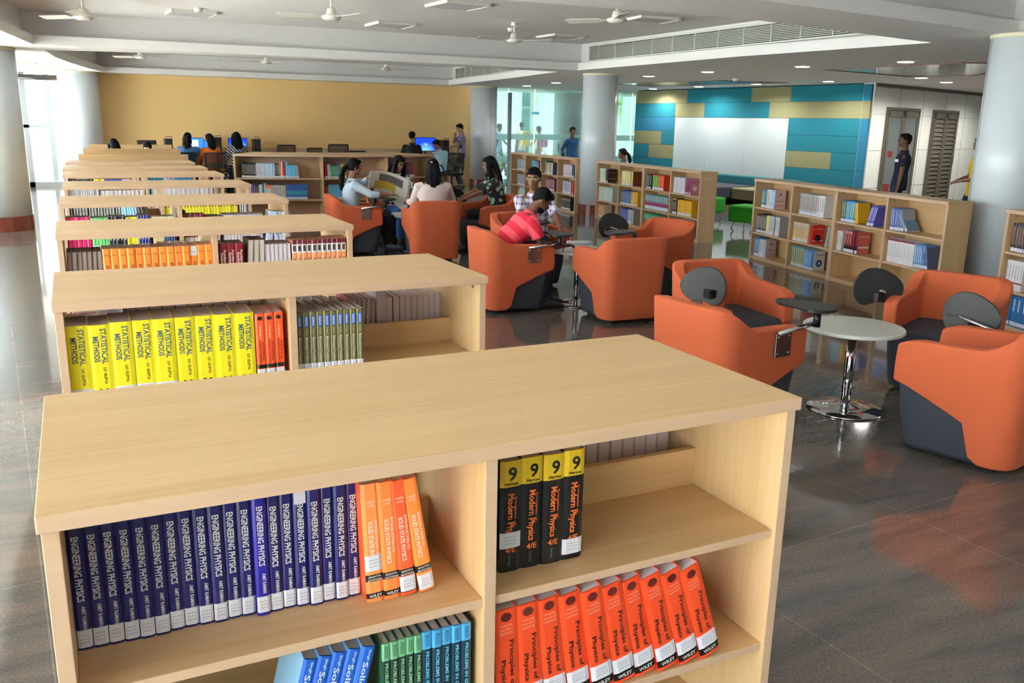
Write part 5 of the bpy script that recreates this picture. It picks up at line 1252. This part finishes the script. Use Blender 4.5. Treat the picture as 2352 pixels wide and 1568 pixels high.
        for k in range(4):
            o_ = (k-1.5)*.019; ln = (.068, .078, .072, .056)[k]; base = wr+fd*.08+sd*o_
            c1 = (fd*math.cos(hand_curl*.6)-nn*math.sin(hand_curl*.6)).normalized(); c2 = (fd*math.cos(hand_curl*1.7)-nn*math.sin(hand_curl*1.7)).normalized()
            p1 = base+c1*ln*.5; p2 = p1+c2*ln*.5
            b.tube([base-fd*.012, base, p1, p2], [.0095, .0095, .009, .0075], 0, 8)
        ts = -sg if nn.dot(Vector((0, 0, 1))) > 0 else sg
        inn = -sd if (sd.dot(ax)*sg > 0) else sd
        b.tube([wr+fd*.02+inn*.02, wr+fd*.05+inn*.042-nn*.01, wr+fd*.085+inn*.045-nn*.022], [.013, .011, .009], 0, 8)
        hip, kn, an = legs[s]
        b.tube([hip+Vector((0, 0, .03)), hip, hip.lerp(kn, .5), kn, kn.lerp(an, .35), an], [.08, .083, .072, .054, .052, .036], 0, 14)
        b.tube([an+Vector((0, -.03, -.03)), an+Vector((0, .05, -.055)), an+Vector((0, .15, -.068))], [.036, .036, .024], 0, 10)
    remesh(b.build('body', skin, t), vox)
    # --- clothes
    if shirt:
        m = MB(); g = .014
        bot = []
        pts = [pel-ld*(.12 if not sit else .06), pel, pel+ld*.1, mid, pel+ld*.30, che+ld*.03, nb-ld*.065, nb-ld*.035]
        rd = [(.18, .135), (.18, .13), (.165, .12), (.155, .112), (.17, .125), (.182, .126), (.165, .105), (.09, .08)]
        if tunic and not sit: pts = [Vector((0, 0, tunic))]+pts; rd = [(.235, .19)]+rd; rd[1] = (.2, .155)
        m.tube(pts, [(p*body_w, q) for p, q in rd], 0, 24, xax=tuple(ax))
        fr_ = {'short': .62, 'elbow': .98, 'long': 1.9, 'rolled': 1.45}[sleeve]
        for s in ('R', 'L'):
            sh, el, wr = arms[s]; sg = 1 if s == 'R' else -1
            p = [sh-ax*sg*.06+ld*.006, sh-ld*.002]; r = [.058, .066]
            if fr_ <= 1: p += [sh.lerp(el, fr_*.5), sh.lerp(el, fr_)]; r += [.062, .064]
            else: p += [sh.lerp(el, .5), el, el.lerp(wr, .4*(fr_-1)/.9), el.lerp(wr, fr_-1)]; r += [.056, .05, .048, .042]
            m.tube(p, r, 0, 14)
        remesh(m.build('shirt', shirt, t), max(vox, .011), 3)
        c = MB()
        c.tube([nb-ld*.05, nb+hu*.012], [.083, .068], 0, 18); c.build('collar', shirt, t)
    if pants:
        m = MB()
        m.tube([pel-ld*.12, pel-ld*.02, pel+ld*.07], [(.165*body_w, .125), (.178*body_w, .13), (.16*body_w, .118)], 0, 20, xax=tuple(ax))
        for s in ('R', 'L'):
            hip, kn, an = legs[s]
            m.tube([hip+Vector((0, 0, .04)), hip, hip.lerp(kn, .5), kn, kn.lerp(an, .4), an+(kn-an).normalized()*.03], [.09, .096, .086, .07, .064, .056], 0, 16)
        remesh(m.build('trousers', pants, t), max(vox, .012), 3)
    m = MB()
    for s in ('R', 'L'):
        an = legs[s][2]
        q = MB().tube([an+Vector((0, -.06, -.055)), an+Vector((0, -.02, -.04)), an+Vector((0, .07, -.05)), an+Vector((0, .15, -.062)), an+Vector((0, .19, -.068))], [(.03, .03), (.042, .05), (.045, .038), (.044, .026), (.025, .018)], 0, 14, xax=(1, 0, 0))
        q.build('shoe', shoes or SHOE, t)
    # --- face
    for s in (-1, 1):
        e = MB().ball(hc+HR @ Vector((s*.030, .0765, .006)), (.0125, .009, .007), 0, 12, rot=HR).build('eye', EYEW, t)
        MB().ball(hc+HR @ Vector((s*.030, .0825, .005)), (.0055, .005, .0055), 0, 10, rot=HR).build('iris', EYED, e)
        MB().tube([hc+HR @ Vector((s*.016, .088, .024)), hc+HR @ Vector((s*.032, .086, .029)), hc+HR @ Vector((s*.048, .074, .024))], .0035, n=6).build('eyebrow', HAIR, t)
    MB().ball(hc+HR @ Vector((0, .084, -.056)), (.022, .009, .0075), 0, 14, rot=HR).build('mouth', LIP, t)
    # --- hair
    h = MB(); V_ = lambda a, b_, c_: hc+HR @ Vector((a, b_, c_))
    if hair == 'short':
        h.ball(V_(0, -.022, .030), (.083, .092, .090), 0, 20, rot=HR); h.ball(V_(0, .03, .075), (.066, .055, .038), 0, 14, rot=HR); h.ball(V_(0, -.062, -.015), (.062, .04, .055), 0, 14, rot=HR)
    else:
        h.ball(V_(0, -.022, .022), (.088, .094, .098), 0, 20, rot=HR); h.ball(V_(.0, .02, .075), (.07, .06, .035), 0, 14, rot=HR)
        if hair == 'long':
            for s in (-1, 1): h.tube([V_(s*.055, .02, .07), V_(s*.086, .02, .0), V_(s*.09, .03, -.09), V_(s*.095, .04, -.20), V_(s*.085, .05, -.32)], [(.03, .03), (.024, .045), (.03, .045), (.03, .035), (.012, .012)], 0, 12)
            h.tube([V_(0, -.07, .03), V_(0, -.085, -.08), V_(0, -.10, -.2), V_(0, -.10, -.36)], [(.085, .05), (.10, .045), (.11, .035), (.06, .015)], 0, 16, xax=tuple(HR @ Vector((1, 0, 0))))
        elif hair == 'wavy':
            for k, (dx, dy) in enumerate(((0, -.08), (-.035, -.07), (.035, -.07), (.015, -.095), (-.015, -.095))):
                h.tube([V_(dx*.8, dy, .04), V_(dx*1.5, dy+.0, -.05), V_(dx*1.75+.010, dy-.005, -.11), V_(dx*1.5-.010, dy-.015, -.17), V_(dx*1.5+.01, dy-.02, -.22), V_(dx*.9, dy-.02, -.28)], [.048, .05, .045, .046, .036, .012], 0, 10)
        elif hair in ('pony', 'plait'):
            h.ball(V_(0, -.105, -.005), (.034, .03, .036), 0, 12, rot=HR)
            h.tube([V_(0, -.11, .0), V_(0, -.15, -.06), V_(0, -.165, -.16), V_(0, -.155, -.28), V_(0, -.14, -.36)], [.028, .042, .046, .036, .01], 0, 12)
            if hair == 'plait': pass
        elif hair == 'bun': h.ball(V_(0, -.105, -.02), (.04, .035, .04), 0, 12, rot=HR)
    remesh(h.build('hair', HAIR, t), .008, 2)
    if glasses:
        g_ = MB()
        for s in (-1, 1):
            pts = [V_(s*.032+.022*math.cos(a), .095, .006+.014*math.sin(a)) for a in [2*math.pi*k/12 for k in range(13)]]
            g_.tube(pts, .0016, n=6); g_.tube([V_(s*.055, .094, .01), V_(s*.078, .05, .012), V_(s*.082, -.01, .008)], .0025, n=6)
        g_.tube([V_(-.012, .097, .01), V_(.012, .097, .01)], .002, n=6).build('glasses', glasses, t)
    if bag:
        m = MB(); M = Matrix.Translation(che-fwd*.2-ld*.06)
        m.box((-.15, -.07, -.24), (.15, .07, .2), 0, M); m.box((-.11, -.1, -.2), (.11, -.07, 0), 0, M)
        m.build('backpack', bag, t, bevel=.04, seg=3)
    t['_'] = 0; del t['_']
    t['hc'] = list(hc); del t['hc']
    return t, hc, HR
def P2L(x, y, rz, scale, p):          # a world point in a figure's own frame
    v = Matrix.Rotation(-rz, 3, 'Z') @ (Vector(p)-Vector((x, y, 0))); return tuple(v/scale)
WSHIRT = pattern('pale_blue_dotted_shirt', 'dot', (176, 196, 212), (70, 100, 140), 38, duty=.16)
CHK = pattern('black_white_check', 'check', (20, 22, 26), (222, 222, 222), 15, duty=.5)
PCHK = pattern('purple_white_check', 'check', (218, 214, 226), (84, 62, 140), 16, duty=.72)
REDS = pattern('red_striped_polo', 'stripe', (206, 30, 56), (236, 84, 100), 7.2, axis=2, rot=(D2R(48), 0, 0), duty=.5)
VSTR = pattern('violet_striped_shirt', 'stripe', (78, 74, 116), (196, 186, 206), 34, axis=0, rot=(0, 0, 0.6), duty=.72)
DSTR = pattern('black_white_diagonal', 'stripe', (24, 26, 32), (226, 226, 226), 20, axis=0, rot=(0, .75, 0), duty=.6)
FLOR = pattern('dark_floral', 'dot', (24, 30, 32), (150, 170, 150), 13, duty=.42)
DFLO = pattern('patterned_shoe', 'dot', (60, 84, 110), (150, 170, 190), 60, duty=.35)
WHT = cloth('white_knit', (222, 208, 206)); BLU = cloth('blue_kurti', (62, 118, 176)); ORG2 = cloth('orange_kurti', (216, 112, 26)); NAV = cloth('navy_polo', (16, 20, 48))
KUR = cloth('dark_blue_kurta', (8, 66, 110)); LBL = cloth('light_blue_tee', (160, 196, 216)); BLK2 = cloth('black_shirt', (18, 19, 22)); YLS = cloth('yellow_shirt', (214, 180, 40))
RED_G = mat('red_frame', (190, 20, 26), .3); LIME = mat('lime_frame', (190, 210, 110), .3); DGL = mat('dark_frame', (20, 20, 22), .3)

# girl reading the newspaper
a = (3.38, 11.66, -hp-.08, .96)
fig, hc1, _ = person('girl in a pale dotted shirt and red glasses holding a newspaper', *a[:3], 'sit', a[3], lean=4, head=(4, 10), hands={'R': P2L(*a, (3.76, 11.32, .82)), 'L': P2L(*a, (3.72, 11.84, 1.07))}, poles={'R': (.7, -.2, -.8), 'L': (-.8, 0, -.6)}, feet={'R': (.02, .50, .12), 'L': (-.1, .52, .10)}, shirt=WSHIRT, sleeve='rolled', pants=BLKC, shoes=DFLO, hair='pony', glasses=RED_G, vox=.008)
MB().ball(hc1+Vector((.082, -.02, -.04)), .007, 0, 8).build('earring', CHROME, fig)
# girl in checked shirt, facing the camera
a = (4.24, 12.42, math.pi+.05, .98)
person('girl in a black and white checked shirt looking down at the newspaper', *a[:3], 'sit', a[3], lean=8, head=(12, 24), hands={'R': P2L(*a, (4.05, 12.0, .70)), 'L': P2L(*a, (4.42, 11.95, .66))}, shirt=CHK, sleeve='elbow', pants=JEANS, hair='long', skin=SKIN, vox=.008)
# woman in white, from behind
a = (4.22, 10.93, -.1, .98)
fig, hc3, HR3 = person('woman in a white knit top with wavy hair and a small clip, back turned', *a[:3], 'sit', a[3], lean=3, head=(-14, 6), hands={'R': P2L(*a, (4.66, 11.22, .76)), 'L': P2L(*a, (4.02, 11.3, .72))}, poles={'R': (.2, -.2, -1), 'L': (-.2, -.2, -1)}, shirt=WHT, sleeve='long', pants=DENIM, hair='wavy', body_w=1.2, vox=.008, skin=SKIN3)
MB().box((-.03, -.128, .055), (-.004, -.112, .068), 0, Matrix.Translation(hc3) @ HR3.to_4x4()).build('hair_clip', mat('pink_clip', (236, 190, 196), .3), fig)
# long haired woman on the right
a = (5.34, 11.38, 1.2, 1.0)
person('woman with very long black hair in a dark floral top, reaching toward the table', *a[:3], 'sit', a[3], lean=10, head=(8, 16), hands={'L': P2L(*a, (4.80, 11.12, .77)), 'R': P2L(*a, (4.9, 11.6, .72))}, shirt=FLOR, sleeve='elbow', pants=BLKC, hair='long', vox=.008)
# man in purple check
a = (4.55, 8.66, math.pi-.55, 1.0)
person('man in a purple and white checked shirt with lime glasses, behind the red polo', *a[:3], 'sit', a[3], lean=14, head=(-8, 10), hands={'R': P2L(*a, (4.2, 8.1, .7)), 'L': P2L(*a, (4.55, 7.95, .62))}, shirt=PCHK, sleeve='elbow', pants=DENIM, hair='short', glasses=LIME, vox=.008)
# man in red polo leaning over the table
a = (3.70, 7.64, -hp-.18, 1.0)
fig, hc6, HR6 = person('man in a red striped polo bending over the small table, writing', *a[:3], 'sit', a[3], lean=40, head=(-4, 42), hands={'R': P2L(*a, (4.21, 7.38, .63)), 'L': P2L(*a, (4.25, 7.75, .60))}, poles={'R': (.3, -.4, -.9), 'L': (-.5, -.3, -.8)}, shirt=REDS, sleeve='short', pants=DENIM, hair='short', feet={'R': (.12, .40, .09), 'L': (-.12, .46, .09)}, vox=.008, skin=SKIN2, body_w=1.12)
MB().ball(hc6+HR6 @ Vector((0, .035, -.085)), (.058, .058, .04), 0, 14, rot=HR6).build('beard', HAIR, fig)
# man in navy polo
person('bespectacled man in a navy polo standing before the glass-door cupboard', 12.42, 10.5, .75, 'stand', 1.0, lean=-3, head=(6, -2), shirt=NAV, sleeve='short', pants=DENIM, hair='short', glasses=DGL, skin=SKIN2)[0]
bdg = MB().box((0, 0, 0), (.07, .004, .045)).build('shirt_emblem', STICK, bpy.data.objects['person.006'] if 'person.006' in bpy.data.objects else None); bdg.location = (-.165, .06, 1.27); bdg.rotation_euler = (0, 0, .8)
person('woman in a dark blue kurta and shawl standing by the glass wall', 11.85, 20.5, math.pi+.35, 'stand', .98, head=(-30, 0), hands={'R': (.17, -.14, .92), 'L': (-.17, -.14, .92)}, shirt=KUR, sleeve='long', pants=cloth('teal_trousers', (30, 104, 124)), hair='bun', tunic=.6, body_w=1.12, skin=SKIN2)
person('girl with a dark ponytail seated behind the bookcase, only her head showing', 10.85, 16.6, 1.05, 'sit', .96, head=(10, 8), shirt=cloth('grey_blue_top', (86, 96, 116)), pants=BLKC, hair='pony')
person('standing boy in a violet striped shirt, hand at his chin', 9.55, 22.5, 1.28, 'stand', 1.0, head=(8, 22), hands={'R': (.06, .17, 1.40), 'L': (.06, .22, 1.12)}, poles={'R': (.7, .1, -.9), 'L': (-.8, 0, -.7)}, feet={'R': (.10, -.04, .09), 'L': (-.10, .05, .09)}, shirt=VSTR, sleeve='short', pants=DENIM, hair='short', skin=SKIN3)
person('boy in a black shirt at the computer desk, seen from behind', 7.92, 21.95, -.25, 'sit', 1.08, lean=8, head=(-25, 8), shirt=BLK2, sleeve='long', pants=DENIM, hair='short', seat=.50, skin=SKIN3)
person('boy in a pale blue T-shirt bent toward the large monitor', 8.72, 21.75, .15, 'sit', 1.02, lean=22, side=-6, head=(30, 30), shirt=LBL, sleeve='short', pants=DENIM, hair='short', seat=.44)
person('girl in a blue kurti with a hair clip at the computers, back turned', 2.44, 21.95, -.15, 'sit', 1.02, lean=8, head=(-14, 12), shirt=BLU, sleeve='long', pants=DENIM, hair='wavy', seat=.49, body_w=1.15)
person('girl in an orange kurti between two computers, back turned', 2.93, 21.9, .1, 'sit', 1.02, lean=5, head=(18, 10), shirt=ORG2, sleeve='long', pants=cloth('crimson_leggings', (130, 20, 50)), hair='wavy', seat=.47)
person('girl in a black and white striped top at the third computer', 3.55, 21.98, .05, 'sit', 1.03, lean=5, head=(5, 10), shirt=DSTR, sleeve='elbow', pants=DENIM, hair='long', seat=.50)
person('student whose dark hair shows above the study desks, left one', .78, 19.3, .2, 'sit', 1.0, head=(10, 12), lean=8, shirt=cloth('pale_green_top', (150, 190, 180)), sleeve='short', pants=DENIM, hair='long', vox=.014)
person('student with lowered face above the study desks, right one', 1.42, 19.45, math.pi-.3, 'sit', .98, lean=14, head=(0, 34), shirt=cloth('pink_top', (190, 120, 130)), pants=DENIM, hair='bun', skin=mat('fair_skin', (206, 160, 140), .5), vox=.014)
person('person in yellow mostly hidden behind the right column', 12.72, 9.3, 1.0, 'stand', .98, shirt=YLS, sleeve='short', pants=DENIM, hands={'L': (-.1, .26, 1.05), 'R': (.1, .26, 1.05)}, hair='short', vox=.014)
# people outside
person('walker outside in a light blue shirt with a dark backpack', 13.0, 27.5, -hp+.2, 'stand', 1.0, head=(0, 4), lean=4, hands={'R': (.26, .30, .98), 'L': (-.2, -.2, .85)}, feet={'R': (.1, .30, .09), 'L': (-.1, -.32, .09)}, shirt=cloth('sky_shirt', (150, 180, 230)), pants=cloth('grey_trousers', (80, 96, 116)), hair='short', bag=mat('dark_backpack', (60, 74, 90), .8), vox=.016)
person('person outside carrying a yellow backpack', 13.95, 27.6, .2, 'stand', 1.04, head=(-40, 0), shirt=WHT, pants=JEANS, hair='short', bag=mat('yellow_backpack', (236, 176, 60), .8), vox=.016)
person('person outside in pink and grey carrying a violet bag', 14.75, 27.8, .9, 'stand', .97, head=(-20, 12), shirt=cloth('pink_shirt', (226, 150, 160)), pants=cloth('charcoal_trousers', (60, 66, 76)), hair='short', bag=mat('violet_bag', (176, 96, 150), .8), hands={'R': (.3, .45, 1.0)}, vox=.016)
person('white-shirted person outside beyond the gap right of the middle column', 18.2, 27.5, .4, 'stand', .98, shirt=WHT, pants=BLKC, hair='short', vox=.016)

# newspaper held open: one folded, bowed sheet
def newspaper():
    t = thing('newspaper', 'open newspaper bowed between the readers, with a yellow picture page', 'newspaper', (3.80, 11.55, .93), .1)
    def pt(u, v, off=0):     # u along x, v up
        bow = .10*math.sin(math.pi*u)
        droop = -.10*max(0, u-.55)**1.2*4*(1-v)
        return (-.28+.60*u, -.10+bow*.9+.16*(1-v)-off, -.17+.36*v*(1-.10*u)+.05*math.sin(math.pi*u)+droop-.10*u)
    n = 16; vs = []; fs = []
    for j in range(n+1):
        for i in range(n+1): vs.append(pt(i/n, j/n))
    for j in range(n+1):
        for i in range(n+1): a_, b_, c_ = pt(i/n, j/n); vs.append((a_, b_+.003, c_))
    N = (n+1)**2
    for j in range(n):
        for i in range(n):
            q = (j*(n+1)+i, j*(n+1)+i+1, (j+1)*(n+1)+i+1, (j+1)*(n+1)+i); fs.append(q); fs.append(tuple(k+N for k in q[::-1]))
    for i in range(n):
        for a_, b_ in ((i, i+1), (n*(n+1)+i+1, n*(n+1)+i), ((i+1)*(n+1), i*(n+1)), (i*(n+1)+n, (i+1)*(n+1)+n)): fs.append((b_, a_, a_+N, b_+N))
    MB().add(vs, fs, 0, smooth=True).build('sheet', mat('newsprint', (222, 220, 210), .85), t)
    def patch(u0, u1, v0, v1, nm, c):
        k = 8; vv = []; ff = []
        for j in range(k+1):
            for i in range(k+1): vv.append(pt(u0+(u1-u0)*i/k, v0+(v1-v0)*j/k, .002))
        for j in range(k):
            for i in range(k): ff.append((j*(k+1)+i, j*(k+1)+i+1, (j+1)*(k+1)+i+1, (j+1)*(k+1)+i))
        return MB().add(vv, ff, 0, smooth=True).build(nm, mat(nm+'_%d_%d_%d' % c, c, .8), t)
    patch(.2, .72, .30, .62, 'printed_picture', (196, 168, 60)); patch(.3, .85, .62, .88, 'printed_picture', (112, 106, 112)); patch(.10, .2, .22, .36, 'printed_block', (170, 44, 50))
    patch(.72, .98, .02, .30, 'printed_page', (214, 214, 216))
    for k in range(6): patch(.80, .93, .05+k*.04, .066+k*.04, 'headline', (110, 40, 56))
newspaper()

# ------------------------------------------------------------------ outside
PAVE = mat('pale_paving', (226, 222, 212), .8)
struct(MB().box((-2.4, 26, -.12), (45, 60, -.02)).box((-30, -20, -.12), (-2.4, 60, -.02)).box((-2.4, -20, -.12), (40, -3.2, -.02)).box((24.4, -3.2, -.12), (45, 26, -.02)).build('floor_outside', PAVE))
LEAF = mat('garden_leaf', (110, 160, 70), .6); LEAFY = mat('yellow_green_leaf', (190, 206, 80), .6); LEAFR = mat('red_leaf', (150, 80, 90), .6)
def plant(x, y, h, m, label, n=14, group=None):
    mb = MB(); rr = random.Random(int(x*100))
    for k in range(n):
        a = rr.uniform(0, 2*math.pi); s = rr.uniform(.15, .5)*h; hh = h*rr.uniform(.6, 1)
        p = [(0, 0, 0), (s*.4*math.cos(a), s*.4*math.sin(a), hh*.6), (s*math.cos(a), s*math.sin(a), hh)]
        mb.tube(p, [.014, .026, .003], 0, 4, flat=.25, smooth=False)
    o = mb.build('garden_plant', m); o.location = (x, y, -.02); tag(o, label, 'plant', group)
for k in range(9): plant(11.0+k*.75, 26.0+(k % 3)*.25, .75, LEAFY if k % 2 else LEAF, 'yellow-green spiky plant in the bed outside the glass wall', 16, 'spiky plants outside')
for k in range(3): plant(12.6+k*.9, 26.5, 1.1, LEAFR, 'reddish spiky plant in the bed outside the glass wall', 14, 'reddish plants outside')
OUTC = mat('outside_white_wall', (236, 238, 236), .7); OUTG = mat('outside_glazing', (104, 156, 160), .15); OUTF = mat('outside_frame', (170, 190, 194), .5)
bd = thing('building', 'pale glazed building with white pillars seen through the glass wall', 'building', (0, 0, -.02)); 
MB().box((8, 36, 0), (34, 36.3, 9)).build('facade_glazing', OUTG, bd)
f = MB()
for k in range(14): f.box((8+k*2, 35.9, 0), (8.12+k*2, 36, 9))
for z in (1.2, 2.4, 3.6, 5.2): f.box((8, 35.9, z), (34, 36, z+.1))
f.build('facade_frame', OUTF, bd)
for xx, rr_ in ((15.6, .5), (17.3, .7), (20.5, .5), (23.5, .5)): MB().lathe([(rr_, 0), (rr_, 9)], n=32).build('pillar', OUTC, bd).location = (xx, 32, 0)
def tree(x, y, h, label):
    t = thing('tree', label, 'tree', (x, y, -.02), 0, None); rr = random.Random(int(x*10)); mb = MB()
    MB().tube([(0, 0, 0), (.1, 0, h*.5)], [.12, .08]).build('trunk', mat('bark', (110, 96, 80), .9), t)
    for k in range(700):
        v = Vector((rr.gauss(0, 1), rr.gauss(0, 1), rr.gauss(0, 1))).normalized()*rr.uniform(.5, 1)*h*.33+Vector((0, 0, h*.62))
        u = Vector((rr.uniform(-1, 1), rr.uniform(-1, 1), rr.uniform(-1, 1))).normalized()*.16; w_ = u.orthogonal().normalized()*.07
        mb.add([v-u, v+w_, v+u, v-w_], [(0, 1, 2, 3)])
    mb.build('crown', LEAF, t)
tree(14.2, 33.5, 4.2, 'bushy tree outside, left part of the glass wall'); tree(21.3, 31.5, 4.5, 'bushy tree outside, right of the middle column'); tree(19.0, 33, 4.0, 'bushy tree outside, between two pillars')
